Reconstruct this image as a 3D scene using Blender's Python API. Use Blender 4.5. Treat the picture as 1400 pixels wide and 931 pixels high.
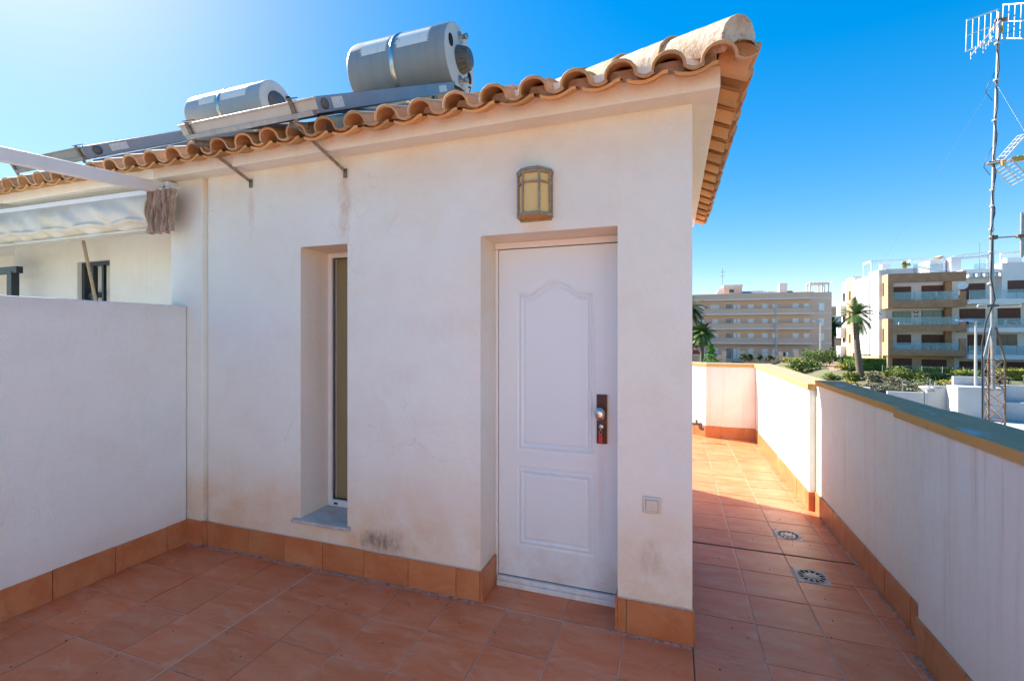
import bpy, bmesh, math, random
from mathutils import Vector, Matrix
R = math.radians
random.seed(7)
scene = bpy.context.scene
COL = scene.collection
for o in list(bpy.data.objects): bpy.data.objects.remove(o)

# ------------------------------------------------------------------ camera
YAW = R(19.3)
cd = bpy.data.cameras.new('camera'); cam = bpy.data.objects.new('camera', cd); COL.objects.link(cam)
cam.location = (0, 0, 1.5); cam.rotation_euler = (R(90), 0, YAW)
cd.sensor_width = 36; cd.lens = 36*631/1400; cd.shift_y = -8.5/1400
cd.clip_start = .05; cd.clip_end = 9000
scene.camera = cam

# ------------------------------------------------------------------ light
SUN_EL = R(38); AZ = R(21.5)                       # sun stands 21.5 deg behind the -X axis
sdir = Vector((-math.cos(AZ)*math.cos(SUN_EL), math.sin(AZ)*math.cos(SUN_EL), math.sin(SUN_EL)))
w = bpy.data.worlds.new('World'); scene.world = w; w.use_nodes = True
nt = w.node_tree; nt.nodes.clear()
wo = nt.nodes.new('ShaderNodeOutputWorld'); bg = nt.nodes.new('ShaderNodeBackground')
sky = nt.nodes.new('ShaderNodeTexSky'); sky.sky_type = 'NISHITA'; sky.sun_disc = False
sky.sun_elevation = SUN_EL; sky.sun_rotation = math.atan2(sdir.x, sdir.y)
sky.altitude = 200; sky.air_density = 1.0; sky.dust_density = .3; sky.ozone_density = 1.6
hs = nt.nodes.new('ShaderNodeHueSaturation'); hs.inputs['Saturation'].default_value = 2.0; hs.inputs['Hue'].default_value = .505
ga = nt.nodes.new('ShaderNodeGamma'); ga.inputs[1].default_value = .55
nt.links.new(sky.outputs[0], ga.inputs[0]); nt.links.new(ga.outputs[0], hs.inputs['Color']); hs2 = nt.nodes.new('ShaderNodeHueSaturation'); hs2.inputs['Saturation'].default_value = 1.13
nt.links.new(hs.outputs[0], hs2.inputs['Color']); nt.links.new(hs2.outputs[0], bg.inputs[0])
bg.inputs[1].default_value = .108
nt.links.new(bg.outputs[0], wo.inputs[0])
sl = bpy.data.lights.new('sun', 'SUN'); so = bpy.data.objects.new('sun', sl); COL.objects.link(so)
sl.energy = 3.1; sl.angle = R(.55); sl.color = (1, .92, .80)
so.rotation_euler = (-sdir).to_track_quat('-Z', 'Y').to_euler()
scene.view_settings.view_transform = 'Standard'; scene.view_settings.look = 'None'
scene.view_settings.gamma = 1; scene.view_settings.exposure = 2.08
scene.view_settings.use_curve_mapping = False
scene.cycles.use_denoising = True; scene.cycles.max_bounces = 10; scene.cycles.diffuse_bounces = 6
scene.cycles.sample_clamp_indirect = 6

# ------------------------------------------------------------------ object helpers
def thing(name, label, cat, loc=(0, 0, 0), group=None):
    o = bpy.data.objects.new(name, None); COL.objects.link(o); o.location = loc
    o.empty_display_size = .2
    o['label'] = label; o['category'] = cat
    if group: o['group'] = group
    return o
def tag(o, label, cat, group=None):
    o['label'] = label; o['category'] = cat
    if group: o['group'] = group
    return o
def wloc(p):
    v = Vector((0, 0, 0))
    while p is not None: v = v + p.location; p = p.parent
    return v
class MB:
    def __init__(s): s.v = []; s.f = []; s.m = []; s.sm = []
    def add(s, vs, fs, mat=0, smooth=False):
        n = len(s.v); s.v += [tuple(v) for v in vs]
        for f in fs: s.f.append(tuple(i+n for i in f)); s.m.append(mat); s.sm.append(smooth)
    def box(s, x0, y0, z0, x1, y1, z1, mat=0):
        v = [(x0,y0,z0),(x1,y0,z0),(x1,y1,z0),(x0,y1,z0),(x0,y0,z1),(x1,y0,z1),(x1,y1,z1),(x0,y1,z1)]
        s.add(v, [(3,2,1,0),(4,5,6,7),(0,1,5,4),(1,2,6,5),(2,3,7,6),(3,0,4,7)], mat)
    def obox(s, c, sx, sy, sz, ax, ay, az, mat=0):
        c = Vector(c); v = []
        for k in (-.5, .5):
            for a, b in ((-.5,-.5),(.5,-.5),(.5,.5),(-.5,.5)):
                v.append(c + Vector(ax)*a*sx + Vector(ay)*b*sy + Vector(az)*k*sz)
        s.add(v, [(3,2,1,0),(4,5,6,7),(0,1,5,4),(1,2,6,5),(2,3,7,6),(3,0,4,7)], mat)
    def bar(s, a, b, wd, ht, up=(0, 0, 1), mat=0):
        a = Vector(a); b = Vector(b); d = (b-a); L = d.length; d.normalize()
        up = Vector(up) if abs(d.dot(Vector(up).normalized())) < .98 else Vector((1, 0, 0)); x = d.cross(up).normalized(); z = x.cross(d)
        s.obox((a+b)/2, wd, L, ht, x, d, z, mat)
    def ring(s, c, d, r, n, ref=None):
        d = Vector(d).normalized(); u = Vector(ref) if ref else (Vector((0,0,1)) if abs(d.z) < .9 else Vector((1,0,0)))
        x = d.cross(u).normalized(); y = x.cross(d)
        return [Vector(c)+(x*math.cos(2*math.pi*i/n)+y*math.sin(2*math.pi*i/n))*r for i in range(n)]
    def tube(s, pts, r, n=8, mat=0, caps=True, smooth=True):
        pts = [Vector(p) for p in pts]; rs = r if isinstance(r, (list, tuple)) else [r]*len(pts)
        vs = []
        for i, p in enumerate(pts):
            d = (pts[min(i+1, len(pts)-1)]-pts[max(i-1, 0)])
            vs += s.ring(p, d, rs[i], n)
        fs = []
        for i in range(len(pts)-1):
            for j in range(n):
                k = (j+1) % n
                fs.append((i*n+j, i*n+k, (i+1)*n+k, (i+1)*n+j))
        s.add(vs, fs, mat, smooth)
        if caps:
            s.add(vs[:n], [tuple(range(n))], mat); s.add(vs[-n:], [tuple(range(n))], mat)
    def lathe(s, c, d, prof, n=24, mat=0, smooth=True):   # prof: (dist along d, radius)
        d = Vector(d).normalized(); c = Vector(c); vs = []
        for t, r in prof: vs += s.ring(c+d*t, d, max(r, 1e-4), n)
        fs = []
        for i in range(len(prof)-1):
            for j in range(n):
                k = (j+1) % n; fs.append((i*n+j, i*n+k, (i+1)*n+k, (i+1)*n+j))
        s.add(vs, fs, mat, smooth)
    def poly_prism(s, pts, ext, mat=0):                     # pts: ring of points, ext: vector
        n = len(pts); e = Vector(ext); a = [Vector(p) for p in pts]; b = [p+e for p in a]
        s.add(a+b, [tuple(range(n)), tuple(range(2*n-1, n-1, -1))]+[(i, (i+1) % n, (i+1) % n+n, i+n) for i in range(n)], mat)
    def build(s, name, mats, parent=None, bevel=0, weld=False, recalc=True, seg=2):
        off = wloc(parent)
        me = bpy.data.meshes.new(name)
        me.from_pydata([(x-off.x, y-off.y, z-off.z) for x, y, z in s.v], [], s.f)
        mats = mats if isinstance(mats, (list, tuple)) else [mats]
        for m in mats: me.materials.append(m)
        me.polygons.foreach_set('material_index', s.m); me.polygons.foreach_set('use_smooth', s.sm)
        if recalc or weld:
            bm = bmesh.new(); bm.from_mesh(me)
            if weld: bmesh.ops.remove_doubles(bm, verts=bm.verts, dist=1e-4)
            bmesh.ops.recalc_face_normals(bm, faces=bm.faces); bm.to_mesh(me); bm.free()
        me.update()
        o = bpy.data.objects.new(name, me); COL.objects.link(o); o.parent = parent
        if bevel:
            b = o.modifiers.new('bevel', 'BEVEL'); b.width = bevel; b.segments = seg; b.limit_method = 'ANGLE'; b.angle_limit = R(40)
            b.harden_normals = False
        return o
def copy_tree(o, parent=None):
    c = o.copy(); COL.objects.link(c); c.parent = parent
    for ch in o.children: copy_tree(ch, c)
    return c
def structure(o): o['kind'] = 'structure'; return o

# plan of a ray through a point of the view, on a vertical plane (used only to size the far buildings)
_c, _s = math.cos(YAW), math.sin(YAW)
def oy(x, y, Y):
    u = (x-700)/631; d = Y/(_s*u+_c); return (d*(_c*u-_s), 1.5-(y-457)*d/631)
def ox(x, y, X):
    u = (x-700)/631; d = X/(_c*u-_s); return (d*(_s*u+_c), 1.5-(y-457)*d/631)

# ------------------------------------------------------------------ materials
class N:
    def __init__(s, name):
        s.m = bpy.data.materials.new(name); s.m.use_nodes = True; s.t = s.m.node_tree
        s.b = s.t.nodes['Principled BSDF']; s.out = s.t.nodes['Material Output']
        s.pos = s.t.nodes.new('ShaderNodeNewGeometry').outputs['Position']
    def n(s, ty, **kw):
        x = s.t.nodes.new(ty)
        for k, v in kw.items(): setattr(x, k, v)
        return x
    def l(s, a, b): s.t.links.new(a, b)
    def setin(s, node, i, v):
        if hasattr(v, 'is_output') or isinstance(v, bpy.types.NodeSocket): s.l(v, node.inputs[i])
        else: node.inputs[i].default_value = v
    def map(s, sc=(1, 1, 1), rot=(0, 0, 0), loc=(0, 0, 0), src=None):
        x = s.n('ShaderNodeMapping'); x.inputs['Scale'].default_value = sc; x.inputs['Rotation'].default_value = rot
        x.inputs['Location'].default_value = loc; s.l(src or s.pos, x.inputs[0]); return x.outputs[0]
    def noise(s, scale, detail=4, rough=.55, vec=None, dist=0):
        x = s.n('ShaderNodeTexNoise'); x.inputs['Scale'].default_value = scale; x.inputs['Detail'].default_value = detail
        x.inputs['Roughness'].default_value = rough; x.inputs['Distortion'].default_value = dist
        s.l(vec or s.pos, x.inputs['Vector']); return x.outputs['Fac']
    def ramp(s, fac, stops):
        x = s.n('ShaderNodeValToRGB'); e = x.color_ramp.elements
        while len(e) > 1: e.remove(e[-1])
        for i, (p, c) in enumerate(stops):
            k = e[0] if i == 0 else e.new(p); k.position = p
            k.color = (c, c, c, 1) if isinstance(c, (int, float)) else (*c, 1)
        s.l(fac, x.inputs[0]); return x.outputs[0]
    def mix(s, f, a, b, mode='MIX'):
        x = s.n('ShaderNodeMix', data_type='RGBA', blend_type=mode)
        s.setin(x, 0, f)
        for i, v in ((6, a), (7, b)):
            if isinstance(v, tuple): v = (*v, 1)
            s.setin(x, i, v)
        return x.outputs[2]
    def math(s, op, a, b=0, c=None, clamp=False):
        x = s.n('ShaderNodeMath', operation=op, use_clamp=clamp); s.setin(x, 0, a); s.setin(x, 1, b)
        if c is not None: s.setin(x, 2, c)
        return x.outputs[0]
    def bump(s, h, strength=.3, dist=.01, prev=None):
        x = s.n('ShaderNodeBump'); x.inputs['Strength'].default_value = strength; x.inputs['Distance'].default_value = dist
        s.l(h, x.inputs['Height'])
        if prev: s.l(prev, x.inputs['Normal'])
        return x.outputs[0]
    def sep(s, v=None):
        x = s.n('ShaderNodeSeparateXYZ'); s.l(v or s.pos, x.inputs[0]); return x.outputs
    def blob(s, cx, cz, rx, rz, edge=.6, axis='X', wob=.5):   # stain mask with a ragged outline, on a wall
        p = s.sep(); a = p[0] if axis == 'X' else p[1]
        dx = s.math('DIVIDE', s.math('SUBTRACT', a, cx), rx); dz = s.math('DIVIDE', s.math('SUBTRACT', p[2], cz), rz)
        d = s.math('SQRT', s.math('ADD', s.math('MULTIPLY', dx, dx), s.math('MULTIPLY', dz, dz)))
        nz = s.noise(11, 6, .7, s.map((1, 1, .6)))
        d = s.math('ADD', d, s.math('MULTIPLY', s.math('SUBTRACT', nz, .5), wob*2))
        x = s.n('ShaderNodeMapRange', interpolation_type='SMOOTHSTEP'); s.l(d, x.inputs[0])
        x.inputs[1].default_value = 1.1; x.inputs[2].default_value = 1.1-edge; x.inputs[3].default_value = 0; x.inputs[4].default_value = 1
        return x.outputs[0]
    def zband(s, z0, z1, lo=0., hi=1.):                     # 0 at z0 -> 1 at z1
        x = s.n('ShaderNodeMapRange', interpolation_type='SMOOTHSTEP'); s.l(s.sep()[2], x.inputs[0])
        x.inputs[1].default_value = z0; x.inputs[2].default_value = z1; x.inputs[3].default_value = lo; x.inputs[4].default_value = hi
        return x.outputs[0]
    def done(s, col, rough=.6, nrm=None, metal=0, spec=.5):
        s.setin(s.b, 'Base Color', (*col, 1) if isinstance(col, tuple) else col)
        s.setin(s.b, 'Roughness', rough); s.b.inputs['Metallic'].default_value = metal
        s.b.inputs['Specular IOR Level'].default_value = spec
        if nrm: s.l(nrm, s.b.inputs['Normal'])
        return s.m

def plaster(name, base, warm, streak=0., stains=(), bands=(), grain=.35, cracks=False, axis='X'):
    k = N(name)
    big = k.noise(1.3, 5, .6); mid = k.noise(6, 6, .65)
    col = k.mix(k.ramp(big, [(.35, 0.), (.72, .55)]), base, warm)
    col = k.mix(k.ramp(mid, [(.45, 0.), (.8, .35)]), col, tuple(c*.88 for c in base))
    blot = k.noise(2.6, 7, .72, dist=.6)
    col = k.mix(k.math('MULTIPLY', k.ramp(blot, [(.5, 0.), (.70, 1.)]), .34), col, tuple(c*w_ for c, w_ in zip(warm, (.95, .88, .8))))
    if streak:
        st = k.noise(1, 5, .7, k.map((26, 26, .55)))
        st2 = k.noise(1, 3, .6, k.map((7, 7, .8), loc=(3, 1, 2)))
        f = k.math('MULTIPLY', k.ramp(st, [(.5, 0.), (.75, 1.)]), k.ramp(st2, [(.42, 0.), (.66, 1.)]))
        f = k.math('MULTIPLY', f, streak); f = k.math('MULTIPLY', f, k.zband(.15, 1.0, .45, 1.))
        col = k.mix(f, col, (.60, .44, .33))
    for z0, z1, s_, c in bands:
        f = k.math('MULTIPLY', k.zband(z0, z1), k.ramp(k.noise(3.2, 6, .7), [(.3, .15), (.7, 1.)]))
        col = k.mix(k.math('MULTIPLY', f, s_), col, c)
    for cx, cz, rx, rz, s_, c in stains:
        f = k.math('MULTIPLY', k.math('MULTIPLY', k.blob(cx, cz, rx, rz, .9, axis, .75), s_), k.ramp(k.noise(1, 6, .75, k.map((38, 38, 14))), [(.36, .25), (.62, 1.)]))
        col = k.mix(f, col, c)
    if cracks:
        vo = k.n('ShaderNodeTexVoronoi', feature='DISTANCE_TO_EDGE'); vo.inputs['Scale'].default_value = .75
        wv = k.n('ShaderNodeVectorMath', operation='ADD'); k.l(k.map((.8, .8, 1.6)), wv.inputs[0])
        nn = k.n('ShaderNodeTexNoise'); nn.inputs['Scale'].default_value = 3; nn.inputs['Detail'].default_value = 6; k.l(k.pos, nn.inputs['Vector'])
        sc = k.n('ShaderNodeVectorMath', operation='SCALE'); k.l(nn.outputs['Color'], sc.inputs[0]); sc.inputs['Scale'].default_value = .5
        k.l(sc.outputs[0], wv.inputs[1]); k.l(wv.outputs[0], vo.inputs['Vector'])
        f = k.math('MULTIPLY', k.ramp(vo.outputs['Distance'], [(0., 1.), (.0035, 0.)]), k.ramp(k.noise(1.1, 2), [(.54, 0.), (.64, .36)]))
        col = k.mix(f, col, (.50, .44, .40))
    pits = k.noise(85, 3, .6)
    col = k.mix(k.ramp(pits, [(.25, .18), (.38, 0.)]), col, (.45, .38, .33))
    b = k.bump(k.noise(110, 4, .7), grain, .004)
    b = k.bump(k.noise(28, 5, .6), grain*.8, .008, b)
    b = k.bump(k.noise(2.2, 3, .5), .35, .03, b)
    return k.done(col, .85, b, spec=.25)

def simple(name, col, rough=.6, metal=0., spec=.5, var=.12, scale=8, bump=0., bscale=60):
    k = N(name)
    f = k.ramp(k.noise(scale, 5, .6), [(.3, 0.), (.75, 1.)])
    c = k.mix(f, tuple(min(1, x*(1+var)) for x in col), tuple(x*(1-var) for x in col))
    nr = k.bump(k.noise(bscale, 4, .6), bump, .005) if bump else None
    return k.done(c, rough, nr, metal, spec)

WHITE = (.845, .87, .79); WARM = (.83, .79, .68); OCH = (.72, .50, .30)
M = {}
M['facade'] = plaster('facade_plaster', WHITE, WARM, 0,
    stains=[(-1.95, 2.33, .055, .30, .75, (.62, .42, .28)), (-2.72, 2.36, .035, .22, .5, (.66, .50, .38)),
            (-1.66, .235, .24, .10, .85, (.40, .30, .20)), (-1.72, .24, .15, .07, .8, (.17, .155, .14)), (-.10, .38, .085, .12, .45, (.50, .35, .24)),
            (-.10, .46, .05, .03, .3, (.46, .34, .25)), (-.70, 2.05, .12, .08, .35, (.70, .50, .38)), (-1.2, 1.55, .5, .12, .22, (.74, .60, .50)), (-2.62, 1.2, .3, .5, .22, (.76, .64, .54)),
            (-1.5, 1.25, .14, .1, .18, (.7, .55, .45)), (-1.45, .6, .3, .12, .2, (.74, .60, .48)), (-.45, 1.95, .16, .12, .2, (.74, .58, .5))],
    bands=[(.85, .2, .95, OCH), (2.25, 2.60, .75, (.78, .60, .42))], cracks=True)  # bands paint a warm glow under the cornice, with ochre dirt low down
M['cornice'] = plaster('cornice_plaster', (.84, .81, .73), WARM, .25, bands=[(2.63, 2.70, .5, (.74, .55, .38))], grain=.6)
M['reveal'] = plaster('reveal_plaster', (.83, .79, .71), (.80, .68, .54), .12, bands=[(.5, .1, .55, OCH), (1.8, 2.05, .4, (.74, .55, .38))])  # warm glow on the jambs painted in, with ochre dirt low down
M['divider'] = plaster('divider_plaster', (.81, .835, .81), (.81, .79, .73), .10, bands=[(.40, .16, .35, (.62, .53, .46)), (1.55, 1.72, .4, (.55, .50, .45))], grain=.8)
M['neigh'] = plaster('neighbour_plaster', (.82, .80, .74), (.80, .72, .58), .3, bands=[(1.9, 2.45, .4, (.76, .60, .40))])
M['parapet'] = plaster('parapet_plaster', (.81, .83, .78), (.80, .74, .65), .85, grain=.6, bands=[(.45, .18, .3, OCH)], axis='Y')
M['coping'] = None
def tilemat(name, a, b, c, rough, rscale=1.0):
    k = N(name)
    at = k.n('ShaderNodeAttribute', attribute_name='tone').outputs['Fac']
    off = k.n('ShaderNodeVectorMath', operation='ADD'); k.l(k.pos, off.inputs[0])
    cmb = k.n('ShaderNodeCombineXYZ'); k.l(k.math('MULTIPLY', at, 37.), cmb.inputs[0]); k.l(k.math('MULTIPLY', at, 91.), cmb.inputs[1]); k.l(cmb.outputs[0], off.inputs[1])
    st = k.noise(1, 5, .62, k.map((3.0*rscale, 9.0*rscale, 6), rot=(0, 0, R(28)), src=off.outputs[0]), dist=.5)
    fine = k.noise(34, 4, .7)
    col = k.mix(k.ramp(st, [(.40, 0.), (.60, 1.)]), a, b)
    col = k.mix(k.ramp(k.noise(1, 5, .7, k.map((5, 12, 8), rot=(0, 0, R(20)), loc=(5, 2, 0), src=off.outputs[0]), dist=.8), [(.52, 0.), (.78, .8)]), col, c)
    col = k.mix(k.math('MULTIPLY', fine, .25), col, tuple(x*.7 for x in a))
    dust = k.noise(5, 8, .75)
    col = k.mix(k.ramp(dust, [(.6, 0.), (.75, .35)]), col, (.52, .42, .37))
    v = k.n('ShaderNodeHueSaturation'); k.l(col, v.inputs['Color'])
    k.l(k.math('ADD', k.math('MULTIPLY', at, .15), .94), v.inputs['Value'])
    r = k.math('ADD', k.math('MULTIPLY', k.noise(7, 5, .7), .3), rough-.12)
    b_ = k.bump(k.noise(45, 4, .6), .08, .003); b_ = k.bump(k.noise(7, 3, .5), .10, .006, b_)
    return k.done(v.outputs[0], r, b_, spec=.30)
M['floor'] = tilemat('terracotta_floor_tile', (.66, .175, .066), (.70, .240, .115), (.72, .37, .24), .36)
M['skirt'] = tilemat('terracotta_skirting_tile', (.48, .165, .062), (.54, .22, .092), (.56, .30, .16), .40)
k = N('grout'); M['grout'] = k.done(k.mix(k.ramp(k.noise(2.2, 4, .7), [(.52, 0.), (.68, 1.)]), (.62, .46, .37), (.22, .14, .11)), .9, k.bump(k.noise(150, 3), .4, .004), spec=.2)
M['lightgrout'] = simple('light_grout', (.55, .43, .36), .9, var=.2)
M['joint'] = simple('dark_joint', (.06, .045, .04), .9)
k = N('mortar_smear'); M['mortar'] = k.done(k.mix(k.ramp(k.noise(22, 5, .75), [(.4, 0.), (.62, 1.)]), (.42, .27, .21), (.26, .12, .08)), .9, k.bump(k.noise(70, 4), .6, .006), spec=.2)
def roofmat(name, a, b, c):
    k = N(name); st = k.noise(9, 6, .7); col = k.mix(k.ramp(st, [(.35, 0.), (.7, 1.)]), a, b)
    col = k.mix(k.ramp(k.noise(24, 5, .75), [(.52, 0.), (.7, .6)]), col, c)
    at = k.n('ShaderNodeAttribute', attribute_name='tone').outputs['Fac']
    v = k.n('ShaderNodeHueSaturation'); k.l(col, v.inputs['Color']); k.l(k.math('ADD', k.math('MULTIPLY', at, .45), .78), v.inputs['Value'])
    return k.done(v.outputs[0], .82, k.bump(k.noise(80, 5, .7), .5, .004), spec=.25)
M['roof'] = roofmat('clay_roof_tile', (.57, .30, .14), (.61, .39, .22), (.46, .35, .26))
M['roofunder'] = roofmat('clay_under_tile', (.60, .31, .12), (.64, .38, .17), (.50, .34, .20))
k = N('ridge_mortar'); col = k.mix(k.ramp(k.noise(6, 7, .75), [(.40, 0.), (.60, 1.)]), (.64, .57, .49), (.52, .36, .24))
col = k.mix(k.ramp(k.noise(11, 7, .8, k.map((1, 1, 2))), [(.56, 0.), (.66, .8)]), col, (.16, .13, .11)); M['ridge'] = k.done(col, .9, k.bump(k.noise(35, 6, .7), .8, .012), spec=.2)
k = N('coping_paint_shaded')
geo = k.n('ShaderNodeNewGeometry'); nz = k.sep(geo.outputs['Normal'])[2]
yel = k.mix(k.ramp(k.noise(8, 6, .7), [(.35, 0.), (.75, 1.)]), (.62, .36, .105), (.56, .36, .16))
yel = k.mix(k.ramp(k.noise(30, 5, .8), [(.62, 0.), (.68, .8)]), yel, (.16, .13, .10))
gry = k.mix(k.ramp(k.noise(5, 8, .75, k.map((3, .8, 1))), [(.35, 0.), (.7, 1.)]), (.53, .285, .155), (.62, .37, .21))  # shaded stretch: top colour warmed to offset the blue sky light
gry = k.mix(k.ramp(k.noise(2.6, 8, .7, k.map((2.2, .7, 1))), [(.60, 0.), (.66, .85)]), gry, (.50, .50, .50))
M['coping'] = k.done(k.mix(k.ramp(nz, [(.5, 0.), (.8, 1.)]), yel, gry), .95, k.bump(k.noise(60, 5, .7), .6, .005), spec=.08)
k = N('coping_paint_sunlit')
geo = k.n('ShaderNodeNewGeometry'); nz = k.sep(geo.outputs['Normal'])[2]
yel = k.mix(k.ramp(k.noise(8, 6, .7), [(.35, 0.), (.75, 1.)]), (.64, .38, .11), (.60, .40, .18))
tan = k.mix(k.ramp(k.noise(14, 7, .75), [(.35, 0.), (.7, 1.)]), (.40, .31, .19), (.50, .38, .22))  # sunlit stretch of the same coping, lit tone put into the colour
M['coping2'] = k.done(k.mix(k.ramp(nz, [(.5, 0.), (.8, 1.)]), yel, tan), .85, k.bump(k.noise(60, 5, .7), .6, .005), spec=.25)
k = N('door_paint'); dc = k.mix(k.math('MULTIPLY', k.zband(.5, .05), k.ramp(k.noise(5, 6, .7), [(.4, 0.), (.75, .8)])), (.77, .84, .86), (.60, .50, .40))
dc = k.mix(k.math('MULTIPLY', k.blob(-.385, .6, .03, .35, .9), .25), dc, (.6, .5, .4))
M['door'] = k.done(dc, .30, k.bump(k.noise(120, 3), .05, .002), spec=.5)
k = N('door_frame_paint'); M['doorframe'] = k.done(k.mix(k.math('MULTIPLY', k.zband(.3, .04), k.ramp(k.noise(14, 6, .7), [(.4, 0.), (.7, 1.)])), (.80, .79, .76), (.55, .30, .10)), .4, spec=.4)
M['threshold'] = simple('threshold_aluminium', (.70, .68, .65), .4, var=.15, scale=20)
M['white'] = simple('white_paint', (.80, .79, .77), .45, var=.04)
M['whitemet'] = simple('white_lacquer', (.78, .77, .74), .4, var=.06, scale=5)
M['marble'] = (lambda k: k.done(k.mix(k.ramp(k.noise(7, 7, .7, dist=1.5), [(.42, 0.), (.62, 1.)]), (.62, .59, .55), (.44, .42, .40)), .35))(N('grey_marble'))
M['olive'] = simple('olive_blind', (.44, .35, .16), .5, var=.06, scale=3)
k = N('window_glass'); k.b.inputs['Transmission Weight'].default_value = 1; k.b.inputs['IOR'].default_value = 1.35; M['glass'] = k.done((.95, .97, .95), .02)
M['rubber'] = simple('black_rubber', (.03, .03, .03), .6)
M['brownplate'] = simple('brown_anodised_plate', (.075, .025, .018), .5, var=.25, scale=30)
M['steel'] = simple('brushed_steel', (.62, .60, .57), .28, 1., var=.1, scale=40)
M['brass'] = simple('brass_edge', (.45, .30, .12), .35, .8)
M['red'] = simple('red_plastic', (.75, .015, .02), .35)
M['lampmetal'] = simple('weathered_bronze', (.30, .245, .18), .6, .1, var=.35, scale=50, bump=.5)
k = N('amber_glass'); k.b.inputs['Transmission Weight'].default_value = .15; k.b.inputs['Subsurface Weight'].default_value = 0; M['amber'] = k.done(k.mix(k.noise(20, 5), (.88, .66, .27), (.84, .60, .20)), .35, k.bump(k.noise(60, 3), .3, .004))
M['amberdark'] = simple('amber_base', (.55, .25, .02), .5, var=.4, scale=60, bump=.4)
M['switch'] = simple('switch_plastic', (.66, .62, .52), .35, var=.05)
M['switchgap'] = simple('switch_gap', (.25, .22, .18), .6)
M['galv'] = simple('galvanised_steel', (.36, .36, .37), .45, .7, var=.2, scale=25)
M['rust'] = simple('rusty_steel', (.24, .15, .10), .7, .4, var=.4, scale=30)
M['bracket'] = simple('weathered_bracket', (.20, .165, .13), .55, .5, var=.4, scale=30)
k = N('tank_grey'); tc = k.mix(k.ramp(k.noise(1, 5, .7, k.map((18, 2, 1.5))), [(.4, 0.), (.8, 1.)]), (.29, .32, .335), (.255, .27, .275)); M['tank'] = k.done(tc, .42, None, metal=0)
k = N('tank_grey_light'); tc = k.mix(k.ramp(k.noise(1, 5, .7, k.map((18, 2, 1.5))), [(.4, 0.), (.8, 1.)]), (.38, .44, .475), (.36, .40, .43)); M['tank2'] = k.done(tc, .45, metal=0)
M['cap'] = simple('tank_end_plate', (.56, .57, .57), .5, var=.06)
M['blackpl'] = simple('black_plastic', (.10, .098, .095), .5, var=.3, scale=20)
k = N('peeled_label'); pl = k.noise(1, 5, .7, k.map((60, 4, 4)))
M['label'] = k.done(k.mix(k.ramp(pl, [(.60, 0.), (.66, 1.)]), (.80, .80, .77), (.50, .50, .48)), .6)
M['colframe'] = simple('collector_frame', (.52, .50, .47), .45, .2, var=.1, scale=5)
M['colframe2'] = simple('collector_frame_blue', (.30, .32, .345), .45, .3, var=.1, scale=5)
M['colglass'] = simple('collector_glass', (.03, .035, .05), .1, 0., .6)
M['sticker'] = simple('pale_sticker', (.66, .67, .66), .5, var=.15, scale=60)
k = N('awning_canvas'); cv = k.mix(k.ramp(k.noise(3, 6, .7), [(.4, 0.), (.7, 1.)]), (.70, .66, .57), (.64, .54, .38)); cv = k.mix(k.ramp(k.noise(4, 6, .8, k.map((1, 1, 3))), [(.6, 0.), (.75, .6)]), cv, (.40, .30, .20))
k.b.inputs['Transmission Weight'].default_value = 0; M['canvas'] = k.done(cv, .9, k.bump(k.noise(9, 6, .6), .3, .012), spec=.05)
M['pleat'] = simple('brown_grey_canvas', (.42, .33, .26), .9, var=.35, scale=40)
k = N('brown_pleated_canvas'); M['pleat'] = k.done(k.mix(k.ramp(k.noise(1, 4, .7, k.map((70, 30, 1.5))), [(.40, 0.), (.60, 1.)]), (.27, .19, .14), (.62, .50, .40)), .9)
M['black'] = simple('black_painted_steel', (.035, .04, .05), .35, .3)
M['wood'] = simple('old_wood_pole', (.42, .32, .22), .7, var=.25, scale=30)
M['string'] = simple('grey_string', (.36, .35, .32), .8)
M['drain'] = simple('drain_plate', (.40, .35, .31), .5, .25, var=.3, scale=60)
M['hole'] = simple('drain_hole', (.012, .010, .009), .9)
M['yellow'] = simple('yellow_plastic', (.60, .36, .05), .45)
M['cable'] = simple('black_cable', (.03, .03, .035), .5)
M['alu'] = simple('antenna_aluminium', (.66, .66, .66), .4, .5, var=.1)
# far things
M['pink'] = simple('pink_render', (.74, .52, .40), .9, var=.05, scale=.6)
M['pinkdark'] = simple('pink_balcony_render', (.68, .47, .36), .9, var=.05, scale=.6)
M['trim'] = simple('white_trim', (.70, .66, .62), .8, var=.05)
M['shutter'] = simple('white_shutter', (.82, .83, .84), .6, var=.05, scale=3)
M['darkglass'] = simple('dark_glass', (.05, .07, .09), .12, 0, .6)
M['tealglass'] = simple('teal_window_glass', (.05, .16, .18), .12, 0, .7)
M['whitewall'] = simple('white_render', (.74, .74, .75), .85, var=.04, scale=1)
M['tan'] = simple('tan_cladding_shaded', (.37, .21, .12), .85, var=.22, scale=1.6, bump=.3, bscale=8)  # frame front, its shade put into the darker colour
M['tanside'] = simple('tan_cladding_lit', (.60, .37, .19), .85, var=.06, scale=1)  # sunward side of the same frame, lit tone put into the colour
M['beige'] = simple('beige_render', (.60, .41, .25), .85, var=.06, scale=1)
M['brownshut'] = simple('brown_shutter', (.105, .042, .028), .6, var=.15, scale=3)
k = N('balustrade_glass'); k.b.inputs['Alpha'].default_value = .32; M['balglass'] = k.done((.30, .52, .58), .05, spec=.6)
M['retain'] = simple('weathered_white_render', (.46, .46, .46), .9, var=.12, scale=.8)
M['soil'] = simple('dry_soil', (.13, .13, .065), .95, var=.35, scale=.4, bump=.5, bscale=3)
M['asphalt'] = simple('asphalt', (.07, .068, .066), .9, var=.2, scale=.5)
M['concrete'] = simple('pale_concrete', (.46, .44, .41), .9, var=.12, scale=.6)
M['paving'] = simple('brick_paving', (.34, .22, .16), .9, var=.2, scale=1)
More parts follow.
